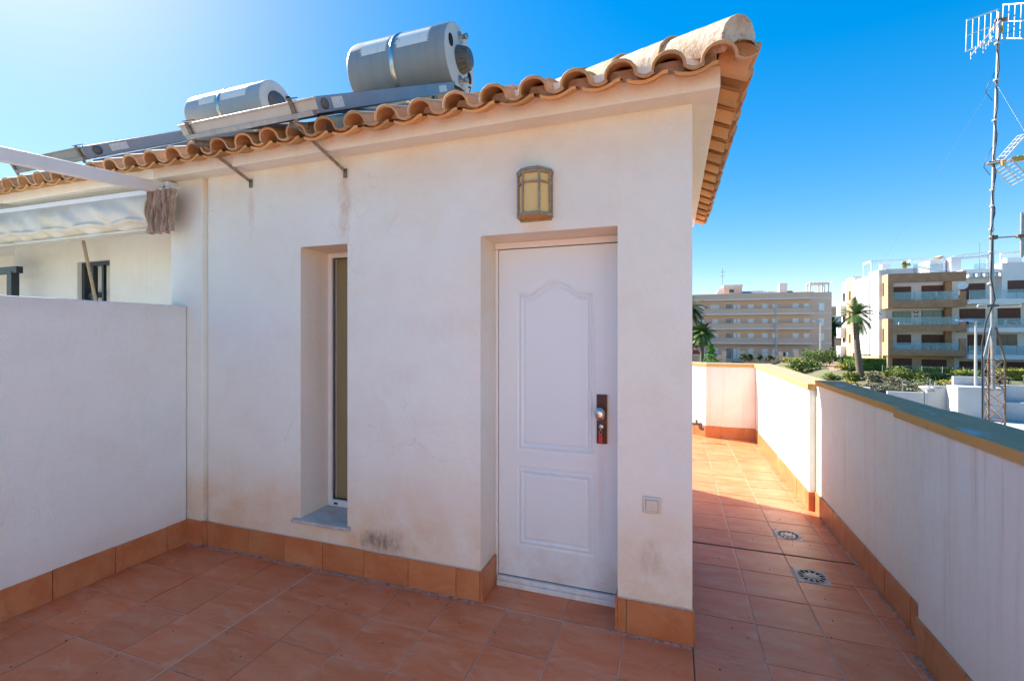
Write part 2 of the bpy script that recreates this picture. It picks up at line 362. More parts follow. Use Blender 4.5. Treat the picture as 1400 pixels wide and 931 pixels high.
def leafmat(name, a, b, scale=1.5):
    k = N(name); c = k.mix(k.ramp(k.noise(scale, 4, .6), [(.38, 0.), (.65, 1.)]), a, b)
    k.b.inputs['Transmission Weight'].default_value = 0
    m = k.done(c, .6, spec=.3)
    return m
M['leafdark'] = leafmat('dark_leaf', (.030, .065, .018), (.055, .105, .025))
M['leafmid'] = leafmat('mid_leaf', (.10, .155, .03), (.17, .23, .05))
M['leafyel'] = leafmat('yellow_leaf', (.24, .25, .04), (.38, .32, .05), 2.5)
M['leafgrey'] = leafmat('grey_leaf', (.17, .17, .09), (.26, .235, .15), 2)
M['leafbright'] = leafmat('bright_leaf', (.05, .20, .015), (.11, .30, .03), 3)
M['hedge'] = leafmat('hedge_leaf', (.06, .125, .02), (.11, .19, .03))
M['palmleaf'] = leafmat('palm_leaf', (.035, .080, .022), (.08, .13, .04), 1)
M['palmleaf2'] = leafmat('palm_leaf_lit', (.07, .14, .03), (.14, .21, .05), 1)
M['bark'] = simple('palm_bark', (.16, .12, .085), .95, var=.35, scale=6, bump=.6, bscale=12)
M['lamppole'] = simple('grey_lamp_pole', (.42, .42, .41), .5, .3)
M['bluelamp'] = simple('blue_lamp_top', (.10, .22, .42), .3)
M['redroof'] = simple('red_brown_roof', (.22, .06, .045), .8)
M['signred'] = simple('sign_red', (.60, .16, .11), .5); M['signblue'] = simple('sign_blue', (.05, .08, .30), .5)
M['carpaint'] = simple('dark_car_paint', (.03, .035, .04), .2)

def set_tone(o, period):
    """one random tone per separate piece, stored as a face attribute"""
    me = o.data; a = me.attributes.new('tone', 'FLOAT', 'FACE')
    bm = bmesh.new(); bm.from_mesh(me); bm.faces.ensure_lookup_table()
    val = [0.]*len(bm.faces); seen = [False]*len(bm.faces)
    for f in bm.faces:
        if seen[f.index]: continue
        t = random.random(); st = [f]; seen[f.index] = True
        while st:
            g = st.pop(); val[g.index] = t
            for e in g.edges:
                for h in e.link_faces:
                    if not seen[h.index]: seen[h.index] = True; st.append(h)
    bm.free(); a.data.foreach_set('value', val)

# ================================================================== TERRACE FLOOR
XL, XR = -3.33, 1.14
xs = [-3.33, -3.125, -2.80, -2.473, -2.150, -1.828, -1.506, -1.186, -.860, -.550, -.232, .087, .399, .708, 1.021, 1.15]
ys = [2.37]
while ys[-1] > -2.9: ys.append(round(ys[-1]-.307, 4))
ys = ys[::-1]
ysr = [2.37, 2.675, 2.965, 3.268, 3.580]
while ysr[-1] < 7.6: ysr.append(round(ysr[-1]+.297, 4))
drains = [(.807, 3.935, .168), (.809, 3.315, .178)]
fl = MB(); jt = .005
def floor_tile(x0, y0, x1, y1):
    if x1-x0 < .02 or y1-y0 < .02: return
    z = random.uniform(-.0008, .0008); a = [z+random.uniform(-.0008, .0008) for _ in range(4)]; h = .003
    X0, X1, Y0, Y1 = x0+jt/2, x1-jt/2, y0+jt/2, y1-jt/2
    v = [(X0, Y0, -.006), (X1, Y0, -.006), (X1, Y1, -.006), (X0, Y1, -.006),
         (X0, Y0, a[0]-h*.5), (X1, Y0, a[1]-h*.5), (X1, Y1, a[2]-h*.5), (X0, Y1, a[3]-h*.5),
         (X0+h, Y0+h, a[0]), (X1-h, Y0+h, a[1]), (X1-h, Y1-h, a[2]), (X0+h, Y1-h, a[3])]
    fs = [(0, 1, 5, 4), (1, 2, 6, 5), (2, 3, 7, 6), (3, 0, 4, 7), (4, 5, 9, 8), (5, 6, 10, 9), (6, 7, 11, 10), (7, 4, 8, 11), (8, 9, 10, 11)]
    fl.add(v, fs)
def hit(x0, y0, x1, y1):
    for cx, cy, s_ in drains:
        if x0 < cx+s_/2 and x1 > cx-s_/2 and y0 < cy+s_/2 and y1 > cy-s_/2: return (cx, cy, s_/2)
def lay(x0, y0, x1, y1):
    h_ = hit(x0, y0, x1, y1)
    if not h_: return floor_tile(x0, y0, x1, y1)
    cx, cy, q = h_
    a, b, c, d = max(x0, cx-q), min(x1, cx+q), max(y0, cy-q), min(y1, cy+q)
    # cut the tile round the drain in strips
    if c-y0 > .02: floor_tile(x0, y0, x1, c+jt)
    if y1-d > .02: floor_tile(x0, d-jt, x1, y1)
    if a-x0 > .02: floor_tile(x0, c, a+jt, d)
    if x1-b > .02: floor_tile(b-jt, c, x1, d)
for i in range(len(xs)-1):
    for j in range(len(ys)-1): lay(xs[i], ys[j], xs[i+1], ys[j+1])
    if xs[i] > .05:
        for j in range(len(ysr)-1):
            g = .012 if abs(ysr[j]-3.58) < .01 else 0
            lay(xs[i], ysr[j]+g, xs[i+1], ysr[j+1])
# far left behind the room and the door recess
for x0, x1 in ((-.232, .087), (-.55, -.232), (-.86, -.55)):
    for j in range(len(ysr)-1):
        if ysr[j] > 4.5: lay(x0, ysr[j], x1, ysr[j+1])
for x0, x1 in ((-1.03, -.862), (-.862, -.555), (-.555, -.262)): floor_tile(x0, 2.375, x1, 2.63)
fo = fl.build('terrace_floor', [M['floor']], recalc=False); structure(fo)
set_tone(fo, 1)
g = MB(); g.box(-3.4, -3.3, -.05, 1.2, 2.37, -.0035); g.box(-1.05, 2.37, -.05, 1.2, 2.66, -.0035); g.box(.0, 2.66, -.05, 1.2, 4.8, -.0035); g.box(-.9, 4.8, -.05, 1.2, 7.7, -.0035)
structure(g.build('floor_grout', M['grout']))
g = MB(); g.box(.095, 3.581, -.006, 1.13, 3.591, -.0005)
for (a, b) in ((.0885, -2.4),): g.box(.0845, -3.1, -.006, .0895, 2.368, -.0012)
structure(g.build('floor_joint', M['joint']))
g = MB(); g.box(-2.1535, -3.1, -.006, -2.1475, 2.36, -.0005)
structure(g.build('floor_joint', M['lightgrout']))
# smeared mortar where floor meets walls
g = MB(); rr = random.Random(3)
def smear(p0, p1, n, wid):
    p0 = Vector(p0); p1 = Vector(p1); d = (p1-p0); nn = Vector((d.y, -d.x, 0)).normalized()
    a = []; b = []; e = []
    for i in range(n+1):
        p = p0+d*i/n; ww = wid*rr.uniform(.25, 1.0)
        a.append((p.x, p.y, .007*rr.uniform(.6, 1.3))); q = p+nn*ww*.5; e.append((q.x, q.y, .004)); q = p+nn*ww; b.append((q.x, q.y, -.002))
    g.add(a+e+b, [(i, i+1, i+n+2, i+n+1) for i in range(n)]+[(i+n+1, i+n+2, i+2*n+3, i+2*n+2) for i in range(n)])
smear((-3.1, 2.372, 0), (-1.04, 2.372, 0), 160, .026); smear((-.30, 2.370, 0), (.08, 2.370, 0), 40, .022)
smear((-3.30, 2.36, 0), (-3.1, 2.37, 0), 14, .04); smear((1.128, 4.3, 0), (1.128, 2.7, 0), 60, .018); smear((1.07, 2.66, 0), (1.07, -1, 0), 90, .03)
structure(g.build('floor_mortar_smear', M['mortar']))

rg = random.Random(44); g = MB()
for i in range(90):
    x_, y_ = rg.uniform(-3.1, .9), rg.uniform(1.1, 2.34); q = rg.uniform(.0015, .0045)
    g.lathe((x_, y_, .001), (rg.uniform(-.3, .3), rg.uniform(-.3, .3), 1), [(0, q), (q*.7, q*.7), (q, .0002)], 5)
for i in range(40):
    x_, y_ = rg.uniform(.15, 1.1), rg.uniform(2.4, 4.3); q = rg.uniform(.0015, .004)
    g.lathe((x_, y_, .001), (0, 0, 1), [(0, q), (q*.7, q*.7), (q, .0002)], 5)
for i in range(7):
    x_, y_, a_ = rg.uniform(-2.4, .3), rg.uniform(1.4, 2.3), rg.uniform(0, 6); g.tube([(x_, y_, .002), (x_+.02*math.cos(a_), y_+.02*math.sin(a_), .005), (x_+.035*math.cos(a_+.4), y_+.035*math.sin(a_+.4), .002)], .0009, 4)
o = g.build('grit', M['joint']); o['kind'] = 'stuff'; o['label'] = 'dark grit and tiny twigs scattered on the terrace tiles'; o['category'] = 'grit'
# floor drains
def drain(cx, cy, s_, label, rings):
    t = thing('floor_drain', label, 'drain', (cx, cy, 0), 'square slotted drains in the walkway floor')
    m = MB(); q = s_/2
    m.box(cx-q, cy-q, -.004, cx+q, cy+q, .0015)
    m.build('plate', M['drain'], t, bevel=.002)
    m = MB(); m.lathe((cx, cy, .002), (0, 0, 1), [(0, q*.93), (.002, q*.92), (.002, q*.86), (.0005, q*.85)], 40)
    m.build('rim', M['drain'], t)
    m = MB(); n = 12
    for i in range(n):
        a0 = 2*math.pi*(i+.17)/n; a1 = 2*math.pi*(i+.83)/n; r0, r1 = q*(.50 if rings else .60), q*.80
        p = [(cx+r0*math.cos(a0+.05), cy+r0*math.sin(a0+.05), .0022), (cx+r0*math.cos(a1-.05), cy+r0*math.sin(a1-.05), .0022), (cx+r1*math.cos(a1), cy+r1*math.sin(a1), .0022), (cx+r1*math.cos(a0), cy+r1*math.sin(a0), .0022)]
        m.poly_prism(p, (0, 0, .0006))
    m.build('slots', M['hole'], t)
    m = MB(); m.lathe((cx, cy, .002), (0, 0, 1), [(0, q*.40), (.003, q*.36), (.003, q*.2), (.0035, .001)], 30)
    m.build('centre_disc', M['drain'], t)
drain(*drains[1], 'larger square floor drain with long slots, nearer the camera by the parapet', True)
drain(*drains[0], 'smaller square floor drain with short slots, farther along the walkway', False)

# ================================================================== ROOFTOP ROOM (the white house)
YF = 2.385; DOORX = (-1.022, -.268); WINX = (-2.296, -1.926)
house = thing('rooftop_house', 'white rendered rooftop room with a clay tile roof, narrow window and white door', 'house', (-1.6, 2.385, 0))
def wall_grid(m, xs_, zs_, holes, y, back=None):
    for i in range(len(xs_)-1):
        for j in range(len(zs_)-1):
            a, b, c, d = xs_[i], xs_[i+1], zs_[j], zs_[j+1]
            if any(h[0]-1e-4 <= a and b <= h[1]+1e-4 and h[2]-1e-4 <= c and d <= h[3]+1e-4 for h in holes): continue
            m.add([(a, y, c), (b, y, c), (b, y, d), (a, y, d)], [(0, 1, 2, 3)])
holes = [(DOORX[0], DOORX[1], -.01, 2.05), (WINX[0], WINX[1], .28, 2.067)]
m = MB(); X1 = .085; X0 = -3.12; ZT = 2.64
def lin(a, b, n): return [a+(b-a)*i/n for i in range(n+1)]
gx = sorted(set([X0, *DOORX, *WINX, X1])); gz = sorted({-.01, .28, 2.05, 2.067, ZT})
wall_grid(m, gx, gz, holes, YF)
YB = 4.83
m.add([(X1, YF, -.01), (X1, YB, -.01), (X1, YB, ZT), (X1, YF, ZT)], [(0, 1, 2, 3)])
m.add([(X1, YB, -.01), (-14, YB, -.01), (-14, YB, ZT), (X1, YB, ZT)], [(0, 1, 2, 3)])
m.add([(X0, YF, -.01), (X0, YF, ZT), (-3.17, YF+.03, ZT), (-3.17, YF+.03, -.01)], [(0, 1, 2, 3)])
# reveals
for (a, b, c, d), dep in ((holes[0], .29), (holes[1], .31)):
    m.add([(a, YF, c), (a, YF, d), (a, YF+dep, d), (a, YF+dep, c)], [(0, 1, 2, 3)], 1)
    m.add([(b, YF, c), (b, YF+dep, c), (b, YF+dep, d), (b, YF, d)], [(0, 1, 2, 3)], 1)
    m.add([(a, YF, d), (b, YF, d), (b, YF+dep, d), (a, YF+dep, d)], [(0, 1, 2, 3)], 1)
a, b, c, d = holes[1]; m.add([(a, YF, c), (a, YF+.31, c), (b, YF+.31, c), (b, YF, c)], [(0, 1, 2, 3)], 1)
m.add([(a, YF+.31, c), (a, YF+.31, d), (b, YF+.31, d), (b, YF+.31, c)], [(0, 1, 2, 3)], 1)
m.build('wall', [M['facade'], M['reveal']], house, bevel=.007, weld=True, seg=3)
m = MB(); m.box(-3.49, 2.372, -.3, -3.17, 3.1, 2.64)
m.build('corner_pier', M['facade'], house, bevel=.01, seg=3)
# cornice
m = MB(); CY = 2.268; CX_ = .199; CZ0, CZ1 = 2.61, 2.712
m.box(-3.5, CY, CZ0, CX_, 2.60, CZ1); m.box(-.1, 2.60, CZ0, CX_, 5.15, CZ1); m.box(-3.5, 4.6, CZ0, -.1, 5.15, CZ1)
m.build('cornice', M['cornice'], house, bevel=.006, weld=False)
m = MB(); m.box(-3.46, 2.285, 2.712, .185, 5.1, 2.775); m.build('eave_filling', M['cornice'], house)
# skirting
def skirt_run(m, p0, p1, h, step, first=None, thick=.012):
    p0 = Vector(p0); p1 = Vector(p1); L = (p1-p0).length; d = (p1-p0)/L; nn = Vector((d.y, -d.x, 0))   # outward = right of travel
    t = 0; t2 = first or step
    while t < L-.005:
        e = min(t2, L); a = t+.0018; b = e-.0018
        if b-a > .004:
            j = random.uniform(-.0012, .0012); hh = h+random.uniform(-.002, .002)
            c = p0+d*(a+b)/2+nn*(thick/2+j)
            m.obox((c.x, c.y, hh/2+.0005), b-a, thick, hh, d, nn, (0, 0, 1))
        t = t2; t2 += step
def make_skirt(name, runs, parent, h=.168):
    m = MB()
    for r in runs: skirt_run(m, *r)
    o = m.build(name, M['skirt'], parent, bevel=.0015); set_tone(o, 1); return o
H_ = .172
make_skirt('skirting', [((-3.12, YF, 0), (DOORX[0], YF, 0), H_, .3135, .07), ((DOORX[0], YF-.012, 0), (DOORX[0], 2.60, 0), H_, .3),
    ((DOORX[1]-.0, 2.6, 0), (DOORX[1], YF-.012, 0), H_, .3), ((DOORX[1], YF, 0), (X1+.012, YF, 0), H_, .3135, .045), ((X1, YF, 0), (X1, YB, 0), H_, .3135, .3),
    ((-3.315, 2.372, 0), (-3.166, 2.372, 0), H_, .2), ((-3.18, 2.382, 0), (-3.1205, 2.382, 0), H_, .2)], house)
# mortar line behind skirting top
m = MB(); m.box(-3.12, YF-.0045, .165, DOORX[0]-.002, YF+.02, .1775); m.box(DOORX[1]+.002, YF-.0045, .165, X1+.004, YF+.02, .1775)
m.build('skirting_mortar', M['lightgrout'], house, bevel=.002)

# ---- door
dy = 2.622
def sd_box(x, z, x0, x1, z0, z1):
    dx = max(x0-x, x-x1); dz = max(z0-z, z-z1)
    return math.hypot(max(dx, 0), max(dz, 0))+min(max(dx, dz), 0)
def arch_top(x, x0, x1, zs_, zp):
    t = (x-x0)/(x1-x0); t = min(max(t, 0), 1)
    u_ = (t-.16)/.68
    if u_ <= 0 or u_ >= 1: return zs_
    return zs_+(zp-zs_)*math.sin(math.pi*u_)**1.35
def panel_h(x, z):
    x0, x1 = -.875, -.424
    d1 = sd_box(x, z, x0, x1, .815, 3.0); d1 = max(d1, (z-arch_top(x, x0, x1, 1.742, 1.818))*.93)
    d2 = sd_box(x, z, x0, x1, .250, .710)
    h = 0
    for d_ in (d1, d2):
        h += -.0095*math.exp(-((d_+.006)/.0062)**2) + .0055*math.exp(-((d_+.019)/.0085)**2) - .0066*math.exp(-((d_+.036)/.0055)**2)
    return h
m = MB(); nx, nz = 190, 420; x0, x1, z0, z1 = -.998, -.290, .058, 2.006
vs = []; fs = []
for j in range(nz+1):
    z = z0+(z1-z0)*j/nz
    for i in range(nx+1):
        x = x0+(x1-x0)*i/nx; vs.append((x, dy-.010-panel_h(x, z), z))
for j in range(nz):
    for i in range(nx):
        a = j*(nx+1)+i; fs.append((a, a+1, a+nx+2, a+nx+1))
m.add(vs, fs, 0, True); m.box(x0, dy-.004, z0, x1, dy+.03, z1)
m.add([(x0, dy-.01, z0), (x0, dy-.004, z0), (x0, dy-.004, z1), (x0, dy-.01, z1)], [(0, 1, 2, 3)]); m.add([(x0, dy-.01, z1), (x0, dy-.004, z1), (x1, dy-.004, z1), (x1, dy-.01, z1)], [(0, 1, 2, 3)])
door = m.build('door', M['door'], house, recalc=False)
m = MB(); m.box(-1.021, dy-.018, 0, -1.002, dy+.04, 2.01); m.box(-.288, dy-.018, 0, -.2685, dy+.04, 2.01); m.box(-1.021, dy-.020, 2.012, -.2685, dy+.04, 2.049)
m.build('door_frame', M['doorframe'], door, bevel=.003)
m = MB(); m.box(-1.001, dy+.032, .03, -.2885, dy+.06, 2.012); m.build('door_gap', M['rubber'], door)
m = MB(); m.box(-1.001, dy-.045, .0, -.2885, dy-.002, .028); m.box(-1.001, dy-.030, .028, -.2885, dy-.002, .052); m.build('threshold', M['threshold'], door, bevel=.003)
px0, px1 = -.408, -.350
m = MB(); m.box(px0, dy-.024, .888, px1, dy-.009, 1.163); m.build('handle_plate', M['brownplate'], door, bevel=.004)
m = MB(); m.box(px1+.0002, dy-.022, .892, px1+.004, dy-.009, 1.159); m.build('plate_edge', M['brass'], door)
m = MB(); cxk = -.383
m.lathe((cxk, dy-.024, 1.062), (0, -1, 0), [(0, .017), (.006, .017), (.010, .011), (.024, .010), (.030, .019), (.040, .0275), (.050, .029), (.058, .024), (.062, .012), (.063, .0005)], 32)
for i, v in enumerate(m.v): m.v[i] = (v[0], v[1], 1.062+(v[2]-1.062)*1.22)
m.build('knob', M['steel'], door)
m = MB(); m.lathe((cxk+.002, dy-.024, .985), (0, -1, 0), [(0, .014), (.008, .0135), (.010, .011), (.010, .0005)], 24)
m.build('lock_cylinder', M['steel'], door)
kt = thing('door_key', 'steel key with a red plastic fob hanging from the door lock', 'key', (cxk+.002, dy-.034, .985))
m = MB(); m.box(cxk+.0005, dy-.055, .981, cxk+.0035, dy-.034, .989)
m.lathe((cxk+.002, dy-.053, .978), (1, 0, 0), [(-.0015, .0005), (-.0015, .011), (.0015, .011), (.0015, .0005)], 20)
m.build('key', M['steel'], kt)
m = MB(); pts = [(cxk+.002+.008*math.sin(t), dy-.054, .960+.009*math.cos(t)) for t in [i*math.pi/8 for i in range(17)]]; m.tube(pts, .0012, 6)
m.build('key_ring', M['steel'], kt)
m = MB(); m.box(cxk-.008, dy-.058, .900, cxk+.012, dy-.052, .952); m.build('fob', M['red'], kt, bevel=.0045, seg=3)

# ---- window
wy = 2.655
m = MB(); a, b, c, d = WINX[0], WINX[1], .300, 2.067
fw = .034
m.box(a+.001, wy-.02, c, a+fw, wy+.03, d-.001); m.box(b-fw, wy-.02, c, b-.001, wy+.03, d-.001); m.box(a+fw, wy-.02, d-fw, b-fw, wy+.03, d-.001); m.box(a+fw, wy-.02, c, b-fw, wy+.03, c+.045)
win = m.build('window', M['white'], house, bevel=.003)
m = MB(); m.box(a+fw, wy+.004, c+.045, b-fw, wy+.010, d-fw); m.build('pane', M['glass'], win)
m = MB(); m.box(a+fw+.0005, wy-.004, c+.0455, a+fw+.006, wy+.003, d-fw-.0005); m.box(a+fw+.006, wy-.004, c+.0455, b-fw, wy+.003, c+.051); m.box(a+fw+.006, wy-.004, d-fw-.006, b-fw, wy+.003, d-fw-.0005); m.build('seal', M['rubber'], win)
m = MB(); m.box(a+fw, wy+.019, c+.045, b-fw, wy+.026, d-fw); m.build('blind', M['olive'], win)
m = MB(); m.tube([(a+fw+.012, wy+.014, c+.05), (a+fw+.012, wy+.014, d-fw)], .0035, 6); m.build('blind_cord', M['white'], win)
m = MB(); m.box(a+.055, wy-.0225, c+.014, a+.085, wy-.019, c+.027); m.build('drain_slot', M['rubber'], win)
m = MB(); m.box(-2.345, 2.352, .279, -1.898, YF-.0, .303); m.box(a+.001, YF, .281, b-.001, wy-.0205, .303)
m.build('window_sill', M['marble'], win, bevel=.003)

# ---- clay tile roof
PX = .2067; SL = .45; ZE = 2.668; EX, EY, EYB = .325, 2.14, 5.32
def tile_profile(n=9):
    pr = []
    for i in range(n): t = i/(n-1); pr.append((.66*(.5-.5*math.cos(math.pi*t)), .064*math.sin(math.pi*t)**.85))
    for i in range(1, 6): t = i/5; pr.append((.66+.38*t, -.014*math.sin(math.pi*t)-.004*t))
    return pr
PR = tile_profile()
def tile(m, base, along, up, L, lift, th=.0135):
    """one S tile: base = lower left corner, along = unit vector across, up = unit vector up the slope"""
    A = Vector(along); U = Vector(up); Nn = A.cross(U).normalized()
    if Nn.z < 0: Nn = -Nn
    top = []; n = len(PR)
    rings = []
    for s_, lf in ((0, lift), (L, 0)):
        for off in (0, -th):
            rings.append([Vector(base)+A*(p*PX*1.0)+U*s_+Nn*(h+off+lf) for p, h in PR])
    v = rings[0]+rings[1]+rings[2]+rings[3]; f = []
    for i in range(n-1):
        f += [(i, i+1, 2*n+i+1, 2*n+i), (n+i, 3*n+i, 3*n+i+1, n+i+1)]
    m.add(v, f, 0, True)
    # the ends are cut square
    m.add(rings[0]+rings[1], [(i, n+i, n+i+1, i+1) for i in range(n-1)]+[(0, 0+n, n, 0)][:0])
    m.add([rings[0][0], rings[1][0], rings[3][0], rings[2][0]], [(0, 1, 2, 3)]); m.add([rings[0][-1], rings[1][-1], rings[3][-1], rings[2][-1]], [(0, 1, 2, 3)])
    m.tubeend = None
def tile_lip(m, base, along, up, lift):
    A = Vector(along); U = Vector(up); Nn = A.cross(U).normalized()
    if Nn.z < 0: Nn = -Nn
    m.tube([Vector(base)+A*(p*PX)+U*.004+Nn*(h+lift-.006) for p, h in PR], .0078, 6)
def under_tile(m, base, along, up):
    A = Vector(along); U = Vector(up); Nn = A.cross(U).normalized()
    if Nn.z < 0: Nn = -Nn
    n = 9; r0 = []; r1 = []; r2 = []; r3 = []
    for i in range(n):
        t = i/(n-1); x = (.46+.86*t)*PX; h = -.012-.020*math.sin(math.pi*min(1, t*1.15))**.8+.010*t
        for rr_, s_, o_ in ((r0, .020, 0), (r1, .020, -.014), (r2, .34, 0), (r3, .34, -.014)): rr_.append(Vector(base)+A*x+U*s_+Nn*(h+o_))
    v = r0+r1+r2+r3; f = []
    for i in range(n-1): f += [(i, i+1, 2*n+i+1, 2*n+i), (n+i, 3*n+i, 3*n+i+1, n+i+1), (i, n+i, n+i+1, i+1)]
    m.add(v, f, 0, False)
run = math.sqrt(1+SL*SL)
def roof_front(xa, xb, mt, mu, hip):
    k0 = math.ceil((xa-.01-.106)/PX-1); n = int((xb-xa)/PX)+2
    U = Vector((0, 1, SL))/run
    x = .106+.01
    i = 0
    while x-i*PX > xa-.01: i += 1
    for q in range(-1, i+1):
        bx = x-q*PX
        if bx+PX*.5 > xb or bx < xa-.02: continue
        for row in range(5):
            p = row*.285
            if hip and bx > EX-p+.02: continue
            j = random.uniform(-.004, .004)
            base = Vector((bx+random.uniform(-.0015, .0015), EY+p+j+(0), ZE+p*SL+random.uniform(-.001, .002)))
            tile(mt, base, (1, 0, 0), U, .36, .016 if row else .006)
            if row == 0: tile_lip(mt, base, (1, 0, 0), U, .006)
        if not hip or bx < .05: under_tile(mu, (bx, EY, ZE), (1, 0, 0), U)
mt = MB(); mu = MB(); ms = MB()
roof_front(-3.46, .30, mt, mu, True)
# side slope facing +X
U = Vector((-1, 0, SL))/run; y = EY+.0; q = 0
while y < EYB-.1:
    for row in range(5):
        p = row*.285
        if y < EY+p-.25 or y > EYB-p+.02: continue
        base = Vector((EX-p+random.uniform(-.004, .004), y, ZE+p*SL+random.uniform(-.001, .002)))
        tile(ms, base, (0, 1, 0), U, .36, .016 if row else .006)
        if row == 0: tile_lip(ms, base, (0, 1, 0), U, .006)
    if y > EY+.1: under_tile(mu, (EX, y, ZE), (0, 1, 0), U)
    y += PX
def clip(mb, planes):
    me = bpy.data.meshes.new('clip'); me.from_pydata(mb.v, [], mb.f); me.polygons.foreach_set('use_smooth', mb.sm)
    bm = bmesh.new(); bm.from_mesh(me)
    for co, no in planes: bmesh.ops.bisect_plane(bm, geom=bm.verts[:]+bm.edges[:]+bm.faces[:], plane_co=co, plane_no=no, clear_outer=True)
    o_ = MB(); bm.verts.index_update()
    o_.v = [tuple(v.co) for v in bm.verts]; o_.f = [tuple(v.index for v in f.verts) for f in bm.faces]; o_.m = [0]*len(o_.f); o_.sm = [f.smooth for f in bm.faces]
    bm.free(); bpy.data.meshes.remove(me); return o_
mt = clip(mt, [((EX, EY+.03, 0), (1, 1, 0))]); ms = clip(ms, [((EX, EY, 0), (-1, -1, 0)), ((EX, EYB, 0), (-1, 1, 0))])
n_ = len(mt.v); mt.v += ms.v; mt.f += [tuple(i+n_ for i in f) for f in ms.f]; mt.m += ms.m; mt.sm += ms.sm
# bedding slab
m = MB(); zb = ZE+.155*SL-.03; e = .055
ridY = (EY+EYB)/2; rh = (ridY-EY-e)*SL
A_ = [(-3.46, EY+e+.10, zb), (EX-e-.10, EY+e+.10, zb), (EX-e-.10, EYB-e, zb), (-3.46, EYB-e, zb), (-3.46, ridY, zb+rh), (EX-e-(ridY-EY-e), ridY, zb+rh)]
m.add(A_, [(0, 1, 5, 4), (1, 2, 5), (2, 3, 4, 5), (0, 4, 3), (3, 2, 1, 0)])
roof = m.build('roof', M['roofunder'], house); set_tone(roof, 1)
o = mt.build('top_tiles', M['roof'], roof, recalc=False); set_tone(o, 1)
o = mu.build('eave_under_tiles', M['roofunder'], roof, recalc=False); set_tone(o, 1)
# mortared hip roll
m = MB(); hp = []
hd = Vector((-1, 1, SL)); hd.normalize(); side = Vector((1, 1, 0)).normalized(); hn = side.cross(hd).normalized(); hn = hn if hn.z > 0 else -hn
h0 = Vector((EX-.062, EY+.062, ZE+.100))
def roll(m, c0, L, r0, r1, n=12, mat=0, flare=0):
    v = []; ns = 8
    rr = random.Random(int(c0.x*977))
    for i in range(ns+1):
        t = i/ns; c = c0+hd*L*t; r = r0+(r1-r0)*t
        for j in range(n+1):
            a = math.pi*(j/n)*1.52-.82; w_ = 1+rr.uniform(-.012, .012)
            v.append(c+(side*math.cos(a)*r*1.0+hn*math.sin(a)*r*.92)*w_)
    f = [(i*(n+1)+j, i*(n+1)+j+1, (i+1)*(n+1)+j+1, (i+1)*(n+1)+j) for i in range(ns) for j in range(n)]
    m.add(v, f, mat, True)
    m.add([c0]+v[:n+1], [(0, j+1, j+2) for j in range(n)], mat)
L_ = .46
for i in range(4): roll(m, h0+hd*(L_*i*.88)+hn*(.004), L_, .100, .088, mat=0)
m.build('hip_mortar', M['ridge'], roof)
m = MB()
for i in range(1, 4):
    c0 = h0+hd*(L_*i*.88-.012)+hn*.002
    pts = [c0+(side*math.cos(a)+hn*math.sin(a)*.92)*.099 for a in [math.pi*(j/12)*1.1-.15 for j in range(13)]]
    m = MB(); m.tube(pts, .008, 6); o = m.build('hip_tile_edge', M['roofunder'], roof, recalc=False); set_tone(o, 1)
# ================================================================== NEIGHBOUR HOUSE
nb = thing('neighbour_house', 'cream rendered neighbouring house behind the awning, under the same tile eave', 'house', (-6, 2.8, 0))
NY = 2.80
m = MB(); hx0, hx1, hz0, hz1 = -5.41, -4.93, 1.2, 2.19
wall_grid(m, [-6.42, hx0, hx1, -3.40], [-.1, hz0, hz1, 2.69], [(hx0, hx1, hz0, hz1)], NY)
for q in ((hx0, hx0), (hx1, hx1)): m.add([(q[0], NY, hz0), (q[0], NY, hz1), (q[0], NY+.2, hz1), (q[0], NY+.2, hz0)], [(0, 1, 2, 3)])
m.add([(hx0, NY, hz1), (hx1, NY, hz1), (hx1, NY+.2, hz1), (hx0, NY+.2, hz1)], [(0, 1, 2, 3)]); m.add([(hx0, NY, hz0), (hx1, NY, hz0), (hx1, NY+.2, hz0), (hx0, NY+.2, hz0)], [(0, 1, 2, 3)])
m.add([(-6.42, NY, -.1), (-6.42, NY+1.2, -.1), (-6.42, NY+1.2, 2.69), (-6.42, NY, 2.69)], [(0, 1, 2, 3)])
m.add([(-6.42, NY+1.2, -.1), (-14, NY+1.2, -.1), (-14, NY+1.2, 2.69), (-6.42, NY+1.2, 2.69)], [(0, 1, 2, 3)])
m.build('wall', M['neigh'], nb, bevel=.008, weld=True)
m = MB(); m.box(-14, CY, CZ0, -3.502, 2.62, CZ1); m.box(-14, 2.62, CZ0+.05, -3.502, NY+1.5, CZ1-.01); m.build('cornice', M['cornice'], nb, bevel=.006)
m = MB(); m.box(-14, 4.6, -.1, -3.3, 4.83, 2.7); m.build('rear_wall', M['neigh'], nb)
mt = MB(); mu = MB(); roof_front(-12, -3.50, mt, mu, False)
m = MB(); m.add([(-14, EY+e+.10, zb), (-3.462, EY+e+.10, zb), (-3.462, ridY, zb+rh), (-14, ridY, zb+rh), (-14, EYB-e, zb), (-3.462, EYB-e, zb)], [(0, 1, 2, 3), (3, 2, 5, 4), (0, 4, 5, 1)])
rn = m.build('roof', M['roofunder'], nb); set_tone(rn, 1)
o = mt.build('top_tiles', M['roof'], rn, recalc=False); set_tone(o, 1); o = mu.build('eave_under_tiles', M['roofunder'], rn, recalc=False); set_tone(o, 1)
m = MB(); yy = NY+.04
m.box(hx0+.002, yy, hz0, hx0+.045, yy+.05, hz1-.002); m.box(hx1-.045, yy, hz0, hx1-.002, yy+.05, hz1-.002); m.box(hx0+.045, yy, hz1-.035, hx1-.045, yy+.05, hz1-.002)
wn = m.build('window', M['black'], nb)
m = MB()
for fx in (.30, .62): X_ = hx0+(hx1-hx0)*(fx+.05); m.box(X_-.014, yy-.005, hz0, X_+.014, yy+.02, hz1-.036)
